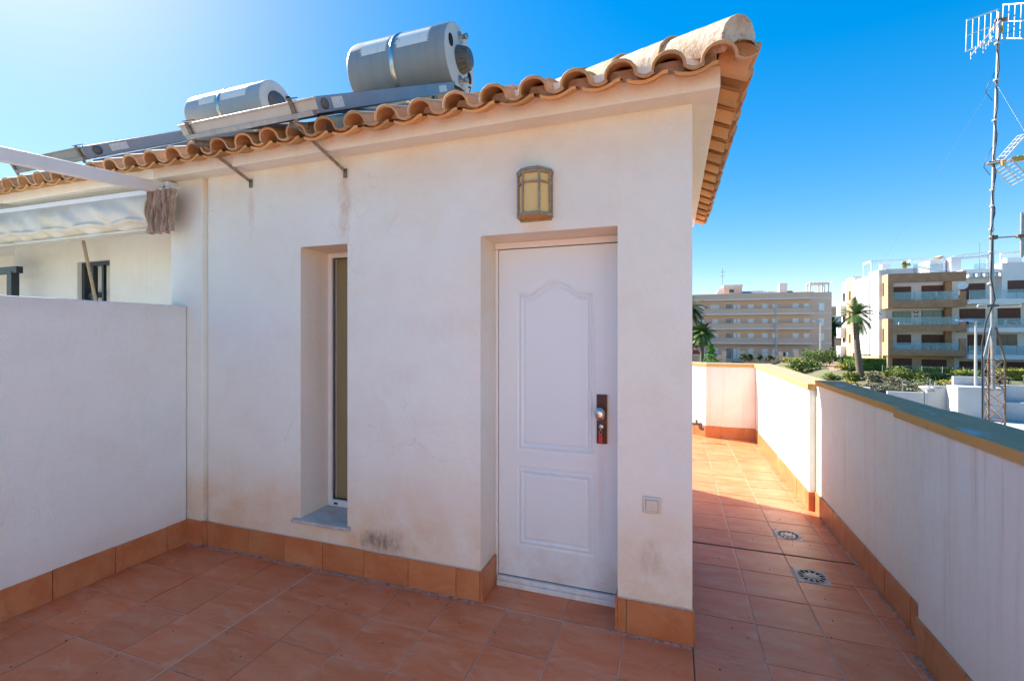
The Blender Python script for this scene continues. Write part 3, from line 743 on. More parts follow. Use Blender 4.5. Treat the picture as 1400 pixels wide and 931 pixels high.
m.box(hx0+.045, yy+.021, 1.85, hx0+.24, yy+.045, 1.90)
m.build('bars', M['black'], wn)
m = MB(); m.box(hx0+.1, yy+.08, hz0, hx1-.045, yy+.10, hz1); m.build('pane', M['neigh'], wn)
m = MB(); m.box(hx0+.03, yy+.075, hz0, hx0+.10, yy+.12, hz1); m.build('dark_gap', M['black'], wn)
g = MB(); g.box(-14, -6.5, -.15, -3.5, 4.6, 0); structure(g.build('neighbour_terrace_floor', M['concrete']))

# stick, railing, strings
m = MB(); m.tube([(-5.05, 2.66, 2.36), (-4.86, 2.70, 1.55)], .013, 8)
tag(m.build('awning_crank_pole', M['wood']), 'thin wooden pole leaning down in front of the barred window', 'pole')
rl = thing('metal_gate', 'black steel gate frame left of the barred window, above the dividing wall', 'gate', (-6.2, 2.6, 1))
xa, za = oy(22, 371, 2.6); m = MB(); m.box(xa-.09, 2.57, 1.2, xa-.01, 2.63, za); m.build('post', M['black'], rl, bevel=.004)
m = MB(); m.box(xa-1.2, 2.575, za-.02, xa+.06, 2.625, za+.045); m.build('top_rail', M['black'], rl, bevel=.004)

# pergola beam
m = MB(); a = Vector((-3.47, 2.30, 2.545)); b = Vector((-3.47, 1.454, 2.482)); d_ = (b-a)
m.bar(a, a+d_*3.6, .05, .078); bm_ = m.build('beam', M['whitemet'], None, bevel=.005)
pg = thing('pergola_beam', 'white lacquered metal beam sloping from the house pier above the awning', 'beam', (-3.47, 2.3, 2.5))
bm_.data.transform(Matrix.Translation(-Vector(pg.location))); bm_.parent = pg
m = MB(); m.box(-3.53, 2.30, 2.50, -3.41, 2.372, 2.595); m.build('wall_bracket', M['whitemet'], pg, bevel=.004)
m = MB(); m.lathe((-3.44, 2.298, 2.55), (0, -1, 0), [(0, .010), (.006, .009), (.007, .0005)], 12); m.build('bolt', M['rust'], pg)

# awning : folded canvas on a white rail
aw = thing('awning', 'folded cream canvas awning hanging from a white rail in front of the neighbouring wall', 'awning', (-4.6, 2.32, 2.4))
m = MB(); a = Vector((-3.50, 2.28, 2.515)); b = Vector((-6.6, 2.28, 2.55)); m.bar(a, b, .05, .045); m.build('rail', M['whitemet'], aw, bevel=.005)
m = MB(); nu, nv = 150, 26; v = []; rnd = random.Random(5)
for i in range(nu+1):
    t = i/nu; x = -3.505-3.0*t; zt = 2.50+.034*t
    scal = abs(math.sin(math.pi*(t*7.2+.1)))
    for j in range(nv+1):
        q = j/nv
        depth = .055*math.sin(q*math.pi*1.02)+.016*math.sin(9*q+t*30)*q*(1-q)*2
        wave = .018*math.sin(t*42+q*5)*q+.010*math.sin(t*91+2*q*7)*q
        zz = zt-.272*q+.012*math.sin(t*38)*q*(q > .1)
        if q > .72: zz += .03*(q-.72)/.28*(1-scal)*.9
        lip = -.06*math.exp(-((q-.80+.06*scal)/.06)**2)*(.35+.65*scal)
        v.append((x, 2.255-depth-wave+lip*.6, zz))
m.add(v, [(i*(nv+1)+j, i*(nv+1)+j+1, (i+1)*(nv+1)+j+1, (i+1)*(nv+1)+j) for i in range(nu) for j in range(nv)], 0, True)
m.build('canvas', M['canvas'], aw, recalc=False)
m = MB(); m.box(-6.6, 2.22, 2.232, -3.51, 2.30, 2.248); m.build('lower_bar', M['canvas'], aw, bevel=.004)
m = MB(); rnd = random.Random(2)
npl = 24
v = []
for i in range(npl+1):
    fx = i/npl
    for j in range(14):
        q = j/13
        v.append((-3.50+.245*fx*(1-.10*q)+.005*math.sin(q*8+i*.9), 2.235+(.026 if i % 2 else -.022)*(1+.3*math.sin(i*1.7+q*5))+.006*math.sin(q*9+i), 2.505-.290*q-.012*math.sin(i*.8)*q))
m.add(v, [(i*14+j, i*14+j+1, (i+1)*14+j+1, (i+1)*14+j) for i in range(npl) for j in range(13)], 0, False)
m.build('folded_edge', M['pleat'], aw, recalc=False)
m = MB(); m.tube([(-3.50+.26*t, 2.25, 2.515+.006*math.sin(t*22)) for t in [k_/12 for k_ in range(13)]], .013, 8); m.build('fold_hem', M['canvas'], aw)
m = MB()
for x_, L in ((-6.02, .45), (-5.93, .46), (-5.90, .40), (-6.40, .12), (-6.3, .14)):
    m = MB(); m.tube([(x_+.02*math.sin(q*4), 2.19, 2.27-L*q) for q in [k_/8 for k_ in range(9)]], .003, 5); m.build('tie_string', M['string'], aw)
m = MB(); m.tube([(-6.9, 2.2, 2.68), (-5.35, 2.29, 2.60)], .006, 5); m.tube([(-6.9, 2.2, 2.66), (-5.3, 2.29, 2.59)], .004, 5)
m.tube([(-6.25, 2.1, 2.78), (-5.6, 2.26, 2.61), (-5.4, 2.27, 2.6)], .008, 5)
tag(m.build('wall_wires', M['string']), 'thin slack wires fixed under the eave above the awning', 'wires')

# ================================================================== DIVIDING WALL
dv = thing('dividing_wall', 'low white rendered wall on the left between the two terraces', 'wall', (-3.33, 1, 0))
m = MB(); v = []
m.box(-3.49, -3.3, -.1, -3.315, 2.369, 1.705); m.build('wall', M['divider'], dv, bevel=.012, seg=3)
make_skirt('skirting', [((-3.315, -3.19, 0), (-3.315, 2.372, 0), .168, .311, .125)], dv)
for o in dv.children:
    pass

# ================================================================== PARAPET
pp = thing('parapet_wall', 'long white rendered parapet with ochre coping along the right of the walkway', 'parapet', (1.2, 3, 0))
OX = 1.31
m = MB(); m.box(-3.3, -3.4, -.2, OX, -3.2, 2.5); m.build('rear_wall', M['divider'], pp)  # unseen wall added behind the camera to bounce warm sunlight
m = MB(); m.box(1.083, -3.2, -.2, OX, 2.68, 1.073); m.build('near_wall', M['parapet'], pp, bevel=.008)
m = MB(); m.box(1.142, 2.68, -.2, OX, 4.549, 1.073); m.build('middle_wall', M['parapet'], pp, bevel=.008)
m = MB(); m.box(1.094, 4.551, -.2, OX, 7.5, 1.029); m.build('far_wall', M['parapet'], pp, bevel=.008)
m = MB(); m.box(.447, 7.30, -.2, 1.093, 7.5, 1.029); m.build('end_wall', M['parapet'], pp, bevel=.006)
def diag(m, x, y, L, th, z0, z1, off=0):
    d = Vector((-math.cos(R(42)), math.sin(R(42)), 0)); nn = Vector((math.sin(R(42)), math.cos(R(42)), 0))
    c = Vector((x, y, (z0+z1)/2))+d*L/2+nn*(th/2+off)
    m.obox(c, L, th, z1-z0, d, nn, (0, 0, 1))
m = MB(); diag(m, .447, 7.302, 1.6, .2, -.2, 1.029); m.build('diagonal_wall', M['parapet'], pp, bevel=.004)
m = MB(); m.box(1.070, -3.19, 1.073, OX+.012, 2.90, 1.118); m.build('near_coping', M['coping'], pp, bevel=.004)
m = MB(); m.box(1.122, 2.90, 1.073, OX+.008, 4.537, 1.112); m.build('middle_coping', M['coping'], pp, bevel=.004)
m = MB(); m.box(1.076, 4.539, 1.030, OX+.010, 7.287, 1.078); m.box(.45, 7.289, 1.030, OX+.010, 7.52, 1.076); diag(m, .455, 7.288, 1.65, .23, 1.031, 1.074); m.build('far_coping', M['coping2'], pp, bevel=.004)
make_skirt('skirting', [((1.083, -2.4, 0), (1.083, 2.68, 0), .175, .3, .1), ((1.142, 2.68, 0), (1.142, 4.549, 0), .17, .3, .18), ((1.094, 4.551, 0), (1.094, 7.3, 0), .16, .3, .25),
    ((1.094, 7.3, 0), (.447, 7.3, 0), .165, .3, .13), ((1.142, 4.551, 0), (1.083, 4.551, 0), .16, .3)][0:0]+
    [((1.083, 2.68, 0), (1.083, -3.19, 0), .175, .3, .1), ((1.142, 4.549, 0), (1.142, 2.68, 0), .17, .3, .18), ((1.094, 7.3, 0), (1.094, 4.551, 0), .16, .3, .25), ((.447, 7.3, 0), (1.094, 7.3, 0), .165, .3, .2), ((1.082, 4.551, 0), (1.142, 4.551, 0), .16, .3),
     ((.447-1.0*math.cos(R(42)), 7.302+1.0*math.sin(R(42)), 0), (.447, 7.302, 0), .165, .3, .2)], pp)

# outdoor pipe fitting by the far end
pf = thing('pipe_fitting', 'small black pipe fitting low down by the far end wall', 'pipe', (.3, 7.1, .17))
m = MB(); a1 = oy(930, 578, 7.0); a2 = oy(957, 580, 7.0)
m.tube([(a1[0], 7.0, a1[1]), (a2[0], 7.0, a2[1])], .018, 8); m.build('pipe', M['blackpl'], pf)
m = MB(); m.box(a2[0]-.02, 6.97, a2[1]-.06, a2[0]+.03, 7.02, a2[1]+.02); m.tube([(a2[0]-.045, 7, a2[1]), (a2[0]-.045, 7, a2[1]+.06)], .016, 8); m.box(a2[0]+.0, 6.975, a2[1]-.08, a2[0]+.055, 7.015, a2[1]-.045); m.build('valve', M['blackpl'], pf, bevel=.006)

# ================================================================== WALL LAMP
wl = thing('wall_lantern', 'bronze framed wall lantern with amber panes above the door', 'lamp', (-.697, 2.385, 2.2))
lc = -.697; zt, zb_ = 2.345, 2.125
plan = [(-.088, 0), (-.088, -.045), (-.045, -.100), (.045, -.100), (.088, -.045), (.088, 0)]
P3 = lambda i, z, k_=1.0: (lc+plan[i][0]*k_, YF+plan[i][1]*k_, z)
m = MB()
for i in range(5):
    a = [P3(i, zb_+.012, .94), P3(i+1, zb_+.012, .94), P3(i+1, zt, .94), P3(i, zt, .94)]
    m.add(a, [(0, 1, 2, 3)])
m.build('amber_panes', M['amber'], wl)
m = MB()
for i in range(6):
    if plan[i][1] < 0: m.bar(P3(i, zb_), P3(i, zt), .011, .011, (1, 0, 0))
    else: m.bar((P3(i, zb_)[0], YF-.006, zb_), (P3(i, zb_)[0], YF-.006, zt), .011, .010, (1, 0, 0))
for z, t_ in ((zb_, .016), (zt-.055, .009), (zt, .016)):
    for i in range(5): m.bar(P3(i, z, 1.01), P3(i+1, z, 1.01), .012, t_)
m.build('lamp_frame', M['lampmetal'], wl, bevel=.002)
m = MB(); v = []
lv = [(0, 1.10), (.010, 1.10), (.016, .95), (.028, .72), (.036, .40), (.040, .22), (.046, .12)]
for dz, k_ in lv: v += [P3(i, zt+.006+dz, k_) for i in range(6)]
f = [(a*6+i, a*6+i+1, a*6+i+7, a*6+i+6) for a in range(len(lv)-1) for i in range(5)]+[tuple(range(6))]+[tuple(range(len(v)-6, len(v)))]
m.add(v, f); m.build('lamp_cap', M['lampmetal'], wl)
m = MB(); v = [P3(i, zb_-.006, 1.0) for i in range(6)]+[P3(i, zb_+.006, .9) for i in range(6)]; m.add(v, [tuple(range(6)), (11, 10, 9, 8, 7, 6)]+[(i, i+1, i+7, i+6) for i in range(5)]); m.build('lamp_base', M['amberdark'], wl)
m = MB(); m.box(lc-.088, YF-.008, zb_-.02, lc+.088, YF-.0005, zt+.01); m.build('back_plate', M['lampmetal'], wl)
# switch
sw = thing('light_switch', 'square cream light switch on the wall right of the door', 'switch', (-.1, 2.385, .65))
sx, sz = -.101, .657
m = MB(); m.box(sx-.043, YF-.012, sz-.041, sx+.043, YF-.0005, sz+.041); m.build('plate', M['switch'], sw, bevel=.010, seg=4)
m = MB(); m.box(sx-.030, YF-.0135, sz-.028, sx+.030, YF-.0115, sz+.028); m.build('gap', M['switchgap'], sw)
m = MB(); m.box(sx-.028, YF-.019, sz-.026, sx+.028, YF-.012, sz+.026); m.build('rocker', M['switch'], sw, bevel=.003)

# ================================================================== SOLAR HEATERS
def collector(t, xl, xr, y0, z0, L, ang, th, fr, side_m):
    U = Vector((0, math.cos(ang), math.sin(ang))); Nn = Vector((0, -math.sin(ang), math.cos(ang))); X_ = Vector((1, 0, 0))
    c = Vector(((xl+xr)/2, y0, z0))+U*L/2+Nn*th/2
    m = MB(); m.obox(c, xr-xl, L, th, X_, U, Nn); o = m.build('collector_case', side_m, t, bevel=.004)
    m = MB(); m.obox(c+Nn*(th/2+.002), xr-xl-.05, L-.05, .003, X_, U, Nn); m.build('collector_glass', M['colglass'], t)
    m = MB(); e1 = Vector(((xl+xr)/2, y0, z0))-U*.006
    m.obox(e1+Nn*(th*.62), xr-xl+.02, .008, th*.76, X_, U, Nn); m.obox(e1+Nn*(th-.004)-U*.004, xr-xl+.03, .02, .010, X_, U, Nn)
    m.build('lower_edge_profile', fr, t, bevel=.002)
    m = MB(); m.obox(e1+Nn*.008-U*.006, xr-xl-.04, .03, .028, X_, U, Nn); m.build('support_rail', M['galv'], t, bevel=.002)
    return U, Nn
def tank(t, x0, x1, y, z, r, body, cap, strap_x, lab):
    X_ = (1, 0, 0); L = x1-x0
    m = MB(); m.lathe((x0, y, z), X_, [(0, .001), (0, r*.86), (.012, r*.95), (.035, r*.99), (.05, r), (L-.02, r), (L-.006, r*.985)], 56); m.build('tank_body', body, t)
    m = MB(); m.lathe((x1-.006, y, z), X_, [(0, r*.985), (.006, r*.965), (.008, r*.94), (.008, .001)], 56); ce = m.build('end_plate', cap, t)
    m = MB(); m.lathe((x0+strap_x*L, y, z), X_, [(-.022, r+.0005), (-.022, r+.006), (.022, r+.006), (.022, r+.0005)], 56); m.build('strap', M['steel'], t)
    m = MB(); n = 20
    for sgn, (u0, u1) in ((0, lab[0]), (1, lab[1])):
        v = []
        for i in range(n+1):
            a = R(lab[2])+(R(lab[3])-R(lab[2]))*i/n
            w0 = u0+(.012*math.sin(i*1.9)+.01*math.sin(i*.7)); w1 = u1+(.014*math.sin(i*2.3+1))
            for w_ in (w0, w1): v.append((x0+w_*L, y-(r+.0025)*math.cos(a), z+(r+.0025)*math.sin(a)))
        m.add(v, [(2*i, 2*i+1, 2*i+3, 2*i+2) for i in range(n)], 0, True)
    m.build('peeled_label', M['label'], t, recalc=False)
    return ce
h1 = thing('solar_water_heater', 'large grey solar tank and its collector on the roof, nearer the roof corner', 'solar heater', (-2.5, 3, 2.9), 'solar water heaters on the tile roof')
AX0, AX1, AY, AZ_, AR = -2.97, -1.90, 3.95, 4.085, .315
ang = R(29.5)
m = MB(); m.poly_prism([(-1.935, 2.20, 2.78), (-1.935, 3.80, 3.68), (-1.935, 3.80, 3.36), (-1.935, 2.20, 2.70)], (-.03, 0, 0)); m.build('side_rail', M['colframe2'], h1); m = MB(); m.poly_prism([(-3.0, 2.20, 2.78), (-3.0, 3.80, 3.68), (-3.0, 3.80, 3.36), (-3.0, 2.20, 2.70)], (.03, 0, 0)); m.build('side_rail', M['colframe2'], h1)
U, Nn = collector(h1, -2.93, -1.89, 2.10, 2.745, 2.02, ang, .085, M['colframe'], M['colframe2'])
ce = tank(h1, AX0, AX1, AY, AZ_, AR, M['tank'], M['cap'], .48, ((.17, .43), (.53, .84), 5, 38))
m = MB(); m.lathe((AX1+.002, AY, AZ_), (1, 0, 0), [(0, .125), (.012, .125), (.02, .118), (.085, .092), (.10, .085), (.104, .07), (.105, .001)], 28); m.build('centre_cover', M['blackpl'], ce)
m = MB()
for k_ in range(14):
    a = 2*math.pi*k_/14; m.tube([(AX1+.02, AY+.118*math.cos(a), AZ_+.118*math.sin(a)), (AX1+.088, AY+.092*math.cos(a), AZ_+.092*math.sin(a))], .006, 5)
m.build('cover_ribs', M['blackpl'], ce)
for (dy_, dz_, rr_) in ((-.205, .07, .045), (.20, -.07, .045)):
    m = MB(); m.lathe((AX1+.0035, AY+dy_, AZ_+dz_), (1, 0, 0), [(0, rr_), (.002, rr_), (.002, .001)], 20)
    for i, v_ in enumerate(m.v): m.v[i] = (v_[0], v_[1], AZ_+dz_+(v_[2]-AZ_-dz_)*1.25)
    m.build('port_hole', M['hole'], ce)
for (dy_, dz_) in ((-.01, .205), (0, -.20)):
    m = MB(); m.lathe((AX1+.003, AY+dy_, AZ_+dz_), (1, 0, 0), [(0, .052), (.004, .052), (.006, .045), (.008, .02), (.05, .018), (.05, .026), (.075, .026), (.075, .001)], 18); m.build('pipe_stub', M['galv'], ce)
m = MB(); m.tube([(AX1+.01, AY+.1, AZ_-.27), (AX1+.05, AY+.1, AZ_-.27), (AX1+.06, AY+.1, AZ_-.22), (AX1+.03, AY+.12, AZ_-.20)], .008, 6)
m.tube([(AX1-.02, AY-.16, AZ_-.31), (AX1+.05, AY-.10, AZ_-.335), (AX1+.06, AY+.02, AZ_-.33)], .014, 6); m.build('connecting_pipe', M['cable'], h1)
m = MB(); m.tube([(AX1-.35, AY+.05, AZ_+AR-.005), (AX1-.35, AY+.05, AZ_+AR+.035)], .014, 8); m.build('top_valve', M['brass'], h1)
m = MB()
for x_ in (-2.86, -2.12):
    m.bar((x_, 3.62, 3.30), (x_, 3.92, 3.84), .04, .03, (1, 0, 0)); m.bar((x_, 4.3, 3.15), (x_, 4.0, 3.84), .04, .03, (1, 0, 0)); m.bar((x_, 2.15, 2.83), (x_, 3.8, 3.55), .035, .03)
m.build('stand', M['galv'], h1)
for x_ in (-2.86, -2.04):   # clamps over the front edge
    m = MB(); e1 = Vector((x_, 2.10, 2.745)); m.obox(e1-U*.020+Nn*.038, .028, .006, .115, (1, 0, 0), U, Nn); m.obox(e1+Nn*.100, .028, .07, .005, (1, 0, 0), U, Nn); m.build('edge_clamp', M['bracket'], h1)
for (xa_, xb_, za_) in ((-2.84, -2.724, 2.524), (-2.073, -1.943, 2.504)):
    m = MB(); p0 = Vector((xa_, 2.115, 2.715)); p1 = Vector((xb_, 2.372, za_+.02))
    m.bar(p0, p1, .020, .018, (0, -1, .3)); m.obox((p1.x+.004, 2.380, p1.z-.018), .026, .006, .055, (1, 0, 0), (0, 1, 0), (0, 0, 1)); m.bar(p0+Vector((-.035, -.005, -.004)), p0+Vector((.05, .05, .004)), .035, .035)
    for k_ in range(1, 9):
        c = p0.lerp(p1, k_/9)
        m.lathe(c+Vector((0, -.004, .0)), (.3, -1, -.2), [(0, .005), (.004, .0045), (.0045, .0003)], 6)
    m.build('strut', M['bracket'], h1)
sd = Vector((-1.89+.003, 2.10, 2.745))
m = MB(); c = sd+U*.075+Nn*.045; m.lathe(c, (1, 0, 0), [(-.002, .030), (.006, .030), (.012, .02), (.012, .001)], 20); m.build('side_plug', M['blackpl'], h1)
m = MB(); m.obox(sd+U*.20+Nn*.045, .001, .11, .06, (1, 0, 0), U, Nn); m.build('side_sticker', M['sticker'], h1); m = MB(); m.obox(sd+U*1.72+Nn*.04, .001, .16, .05, (1, 0, 0), U, Nn); m.build('side_sticker', M['sticker'], h1)
m = MB(); m.lathe((-2.98, 2.098, 2.79), (0, -1, 0), [(0, .009), (.006, .008), (.0065, .0005)], 10); m.build('edge_bolt', M['rust'], h1); m = MB(); m.lathe((-1.99, 2.098, 2.79), (0, -1, 0), [(0, .013), (.006, .012), (.0065, .0005)], 10); m.build('edge_bolt', M['rust'], h1)

h2 = thing('solar_water_heater', 'smaller pale blue-grey solar tank and its collector on the roof, farther left', 'solar heater', (-5.2, 3, 2.9), 'solar water heaters on the tile roof')
m = MB(); m.poly_prism([(-4.47, 2.44, 2.93), (-4.47, 3.95, 3.82), (-4.47, 3.95, 3.30), (-4.47, 2.44, 2.80)], (-.03, 0, 0)); m.build('side_rail', M['colframe2'], h2)
U2, N2 = collector(h2, -5.38, -4.43, 2.37, 2.905, 2.05, R(30), .095, M['colframe2'], M['colframe2'])
ce = tank(h2, -5.80, -4.54, 4.34, 4.30, .255, M['tank2'], M['cap'], .47, ((.22, .43), (.51, .83), 2, 50))
m = MB(); m.lathe((-4.539, 4.34, 4.30), (1, 0, 0), [(0, .135), (.012, .133), (.03, .12), (.03, .001)], 28); m.build('centre_cover', M['blackpl'], ce)
m = MB(); m.lathe((-4.538, 4.50, 4.43), (1, 0, 0), [(0, .028), (.03, .026), (.03, .001)], 14); m.build('port_hole', M['hole'], ce)
m = MB(); m.tube([(-4.72, 4.36, 4.55), (-4.72, 4.36, 4.585)], .012, 8); m.build('top_valve', M['brass'], h2)
m = MB()
for x_ in (-5.7, -4.9):
    m.bar((x_, 4.0, 3.1), (x_, 4.3, 4.1), .04, .03, (1, 0, 0)); m.bar((x_, 4.7, 2.9), (x_, 4.4, 4.1), .04, .03, (1, 0, 0))
for x_ in (-5.3, -4.7): m.bar((x_, 2.40, 2.80), (x_, 4.1, 3.72), .035, .03)
m.build('stand', M['galv'], h2)
m = MB(); c = Vector((-4.427, 2.37, 2.905))+U2*.10+N2*.05; m.lathe(c, (1, 0, 0), [(-.002, .036), (.004, .036), (.006, .02), (.006, .001)], 20); m.build('side_plug', M['blackpl'], h2)
m = MB(); m.obox(Vector((-4.427, 2.37, 2.905))+U2*.28+N2*.052, .001, .15, .055, (1, 0, 0), U2, N2); m.build('side_sticker', M['sticker'], h2)
for x_ in (-5.36, -4.46):
    m = MB(); e1 = Vector((x_, 2.37, 2.905)); m.obox(e1-U2*.02+N2*.04, .028, .006, .13, (1, 0, 0), U2, N2); m.obox(e1+N2*.108, .028, .07, .005, (1, 0, 0), U2, N2); m.build('edge_clamp', M['bracket'], h2)

# ================================================================== BUILDINGS' LOWER BODIES
lb = thing('house_lower_floors', 'white rendered lower floors that carry the terrace', 'house', (-4, 2, -5.5))
m = MB(); m.box(-14, -6.5, -5.6, 1.309, 7.5, -.201); m.build('wall', M['whitewall'], lb)
an = thing('annex_building', 'low white annex with a flat roof that carries the antenna mast', 'annex', (5.2, 10.3, -5.5))
m = MB(); m.box(4.2, 8.6, -5.6, 6.2, 12, -.62); m.build('wall', M['whitewall'], an); m = MB(); m.box(4.15, 8.55, -.62, 6.25, 12.05, -.5); m.build('roof', M['concrete'], an)

# ================================================================== ANTENNA MAST
def P(x, y, d):
    u_ = (x-700)/631; return Vector((d*(_c*u_-_s), d*(_s*u_+_c), 1.5-(y-457)*d/631))
DM = 8.0
mast = thing('antenna_mast', 'tall lattice mast with grey pole standing beyond the parapet', 'antenna mast', (5.23, 10.3, -.5))
base = Vector((5.22, 10.32, -.5)); rad = .155
legs_b = [base+Vector((rad*math.cos(a), rad*math.sin(a), 0)) for a in (R(200), R(320), R(80))]
zt1 = 1.06; legs_t = [Vector((p.x, p.y, zt1)) for p in legs_b]; topc = Vector((5.23, 10.31, 1.62)); legs_c = [topc+Vector((.035*math.cos(a), .035*math.sin(a), 0)) for a in (R(200), R(320), R(80))]
for i, mt_ in enumerate(('galv', 'rust', 'rust')):
    m = MB(); m.tube([legs_b[i], legs_t[i], legs_c[i]], .016, 8); m.build('leg', M[mt_], mast)
m = MB(); nseg = 6
for s_ in range(nseg+1):
    z = -.5+(zt1+.5)*s_/nseg
    for i in range(3):
        a = Vector((legs_b[i].x, legs_b[i].y, z)); b = Vector((legs_b[(i+1) % 3].x, legs_b[(i+1) % 3].y, z)); m.tube([a, b], .006, 5)
        if s_ < nseg:
            z2 = -.5+(zt1+.5)*(s_+1)/nseg
            m.tube([a, Vector((b.x, b.y, z2))], .005, 5); m.tube([b, Vector((a.x, a.y, z2))], .005, 5)
m.build('lattice', M['rust'], mast)
m = MB(); pt = P(1366.5, 17, DM); pb = Vector((5.23, 10.31, .55)); m.tube([pb, P(1355.5, 322, DM)], .030, 12); m.build('lower_pole', M['galv'], mast)
m = MB(); m.tube([P(1355.6, 318, DM), P(1358.5, 223, DM), pt], [.024, .022, .020], 12); m.build('upper_pole', M['galv'], mast)
m = MB(); q0 = P(1366, 17, DM); q1 = P(1355.5, 322, DM); pts = []
for i in range(40):
    t = i/39; p = P(1364-9*t+.5, 40+282*t, DM); pts.append(p+Vector((.03*math.cos(i*.9), -.034+.0*i, 0))*(.7+.2*math.sin(i*1.7)))
m.tube(pts, .009, 6)
pts = [P(1355, 322, DM)+Vector((0, -.04, 0)), P(1353, 380, DM)+Vector((-.01, -.05, 0)), P(1357, 410, DM)+Vector((0, -.06, 0)), P(1348, 440, DM), P(1343, 470, DM), P(1343, 540, DM), P(1343, 590, DM)]
m.tube(pts, .012, 6)
for (x, y) in ((1357, 130), (1354, 232)):
    m.tube([P(x+3, y-30, DM), P(x-6, y-15, DM), P(x-9, y-3, DM), P(x, y+8, DM)], .005, 5)
m.build('cable', M['cable'], mast)
m = MB()
for y_ in (60, 110, 165, 222, 260, 282, 314, 345, 388): p = P(1364.5-9*(y_-20)/300, y_, DM); m.lathe(p, (0, 0, 1), [(-.015, .028), (-.015, .036), (.015, .036), (.015, .028)], 12)
m.build('clamp', M['sticker'], mast)
m = MB(); m.tube([P(1360, 112, DM), (3.0, 18, -2.5)], .0016, 4); m.tube([P(1365, 108, DM), (12, 16, -2)], .0016, 4); m.tube([P(1360, 112, DM), (5.0, 6.0, -.5)], .0012, 4); m.build('guy_wire', M['galv'], mast)
# upper grid antenna
def grid_panel(m, o, ex, ez, nb_, mid=True, r=.007, rr_=.014):
    o = Vector(o); ex = Vector(ex); ez = Vector(ez)
    m.tube([o, o+ex], rr_, 6); m.tube([o+ez, o+ez+ex], rr_, 6)
    for i in range(nb_): q = ex*(i/(nb_-1)); m.tube([o+q, o+q+ez], r, 6)
    if mid: m.tube([o+ez*.5, o+ez*.5+ex*1.04], r*.9, 6)
a1 = thing('grid_antenna', 'corner reflector antenna with two white grids at the very top of the mast', 'antenna', tuple(P(1366, 35, DM)), 'antennas clamped to the mast')
m = MB(); tl = P(1322, 28, 7.7); tr = P(1365, 8, 8.0); bl = P(1320.5, 70.5, 7.7)
grid_panel(m, bl, P(1362, 54.5, 8.0)-bl, tl-bl, 6); m.build('left_grid', M['alu'], a1)
m = MB(); bl = P(1370, 53, 8.0); grid_panel(m, bl, P(1412, 53, 7.5)-bl, P(1372, 7, 8.0)-bl, 6); m.build('right_grid', M['alu'], a1)
m = MB(); b0 = P(1369, 27, DM); b1 = P(1327, 77, 7.2); m.bar(b0, b1, .016, .016); b2 = P(1344, 69, 7.3)
for k_ in range(7):
    c = b0.lerp(b1, .12+k_*.145); m.tube([c-Vector((0, 0, .055+.02*(k_ < 3))), c+Vector((0, 0, .055+.02*(k_ < 3)))], .006, 5)
m.bar(P(1358, 50, 7.8), b2, .012, .012)
for k_ in range(4): c = P(1358, 50, 7.8).lerp(b2, .2+k_*.26); m.tube([c-Vector((0, 0, .05)), c+Vector((0, 0, .05))], .005, 5)
m.build('boom', M['alu'], a1)
m = MB(); c = P(1357.5, 40, 7.85); m.obox(c, .12, .05, .075, (b0-b1).normalized(), Vector((0, 1, 0)), Vector((0, 0, 1))); m.box(*(P(1368, 40, 8.0)-Vector((.02, .02, .05))), *(P(1368, 40, 8.0)+Vector((.03, .03, .05)))); m.build('dipole_box', M['yellow'], a1, bevel=.006)
m = MB(); c = P(1366, 28, 8.0); m.obox(c+Vector((.04, 0, 0)), .2, .05, .05, (1, 0, 0), (0, 1, 0), (0, 0, 1)); m.build('mount', M['rust'], a1, bevel=.008)
m = MB(); m.tube([P(1385, 29, 7.9), P(1387, 36, 7.9), P(1382, 44, 7.9), P(1370, 47, 7.9)], .005, 5); m.build('feed_cable', M['cable'], a1)
# middle antenna
a2_ = thing('grid_antenna', 'corner reflector antenna with grids tilted up and down, halfway up the mast', 'antenna', tuple(P(1359, 222, DM)), 'antennas clamped to the mast')
def grid_quad(m, p00, p10, p01, nb_, r=.006):
    p11 = p10+p01-p00
    for a_, b_ in ((p00, p01), (p10, p11)): m.tube([a_, b_], .012, 6)
    for i in range(nb_+1): t = i/nb_; m.tube([p00.lerp(p01, t), p10.lerp(p11, t)], r, 6)
    m.tube([p00.lerp(p10, .5), p01.lerp(p11, .5)], .012, 6)
m = MB(); grid_quad(m, P(1363, 219, 8.3), P(1373, 219, 7.6), P(1392, 186, 8.3), 6); m.build('upper_grid', M['alu'], a2_)
m = MB(); grid_quad(m, P(1361, 231, 8.3), P(1382, 217, 7.6), P(1383, 254, 8.3), 6); m.build('lower_grid', M['alu'], a2_)
m = MB(); m.bar(P(1352, 224, 8), P(1412, 214, 7.8), .02, .02); 
for k_ in range(3): c = P(1385+k_*9, 217-k_*1.5, 7.9); m.tube([c-Vector((.0, .14, 0)), c+Vector((0, .14, 0))], .006, 5)
m.build('boom', M['alu'], a2_)
m = MB(); c = P(1393, 217, 7.85); m.obox(c, .20, .05, .09, (1, 0, .1), (0, 1, 0), (0, 0, 1)); c = P(1372, 222, 7.9); m.obox(c, .06, .05, .10, (1, 0, .4), (0, 1, 0), (0, 0, 1)); m.build('dipole_box', M['yellow'], a2_, bevel=.008)
m = MB(); c = P(1358, 223, 8); m.obox(c, .16, .07, .05, (1, 0, 0), (0, 1, 0), (0, 0, 1)); m.build('mount', M['rust'], a2_, bevel=.01)
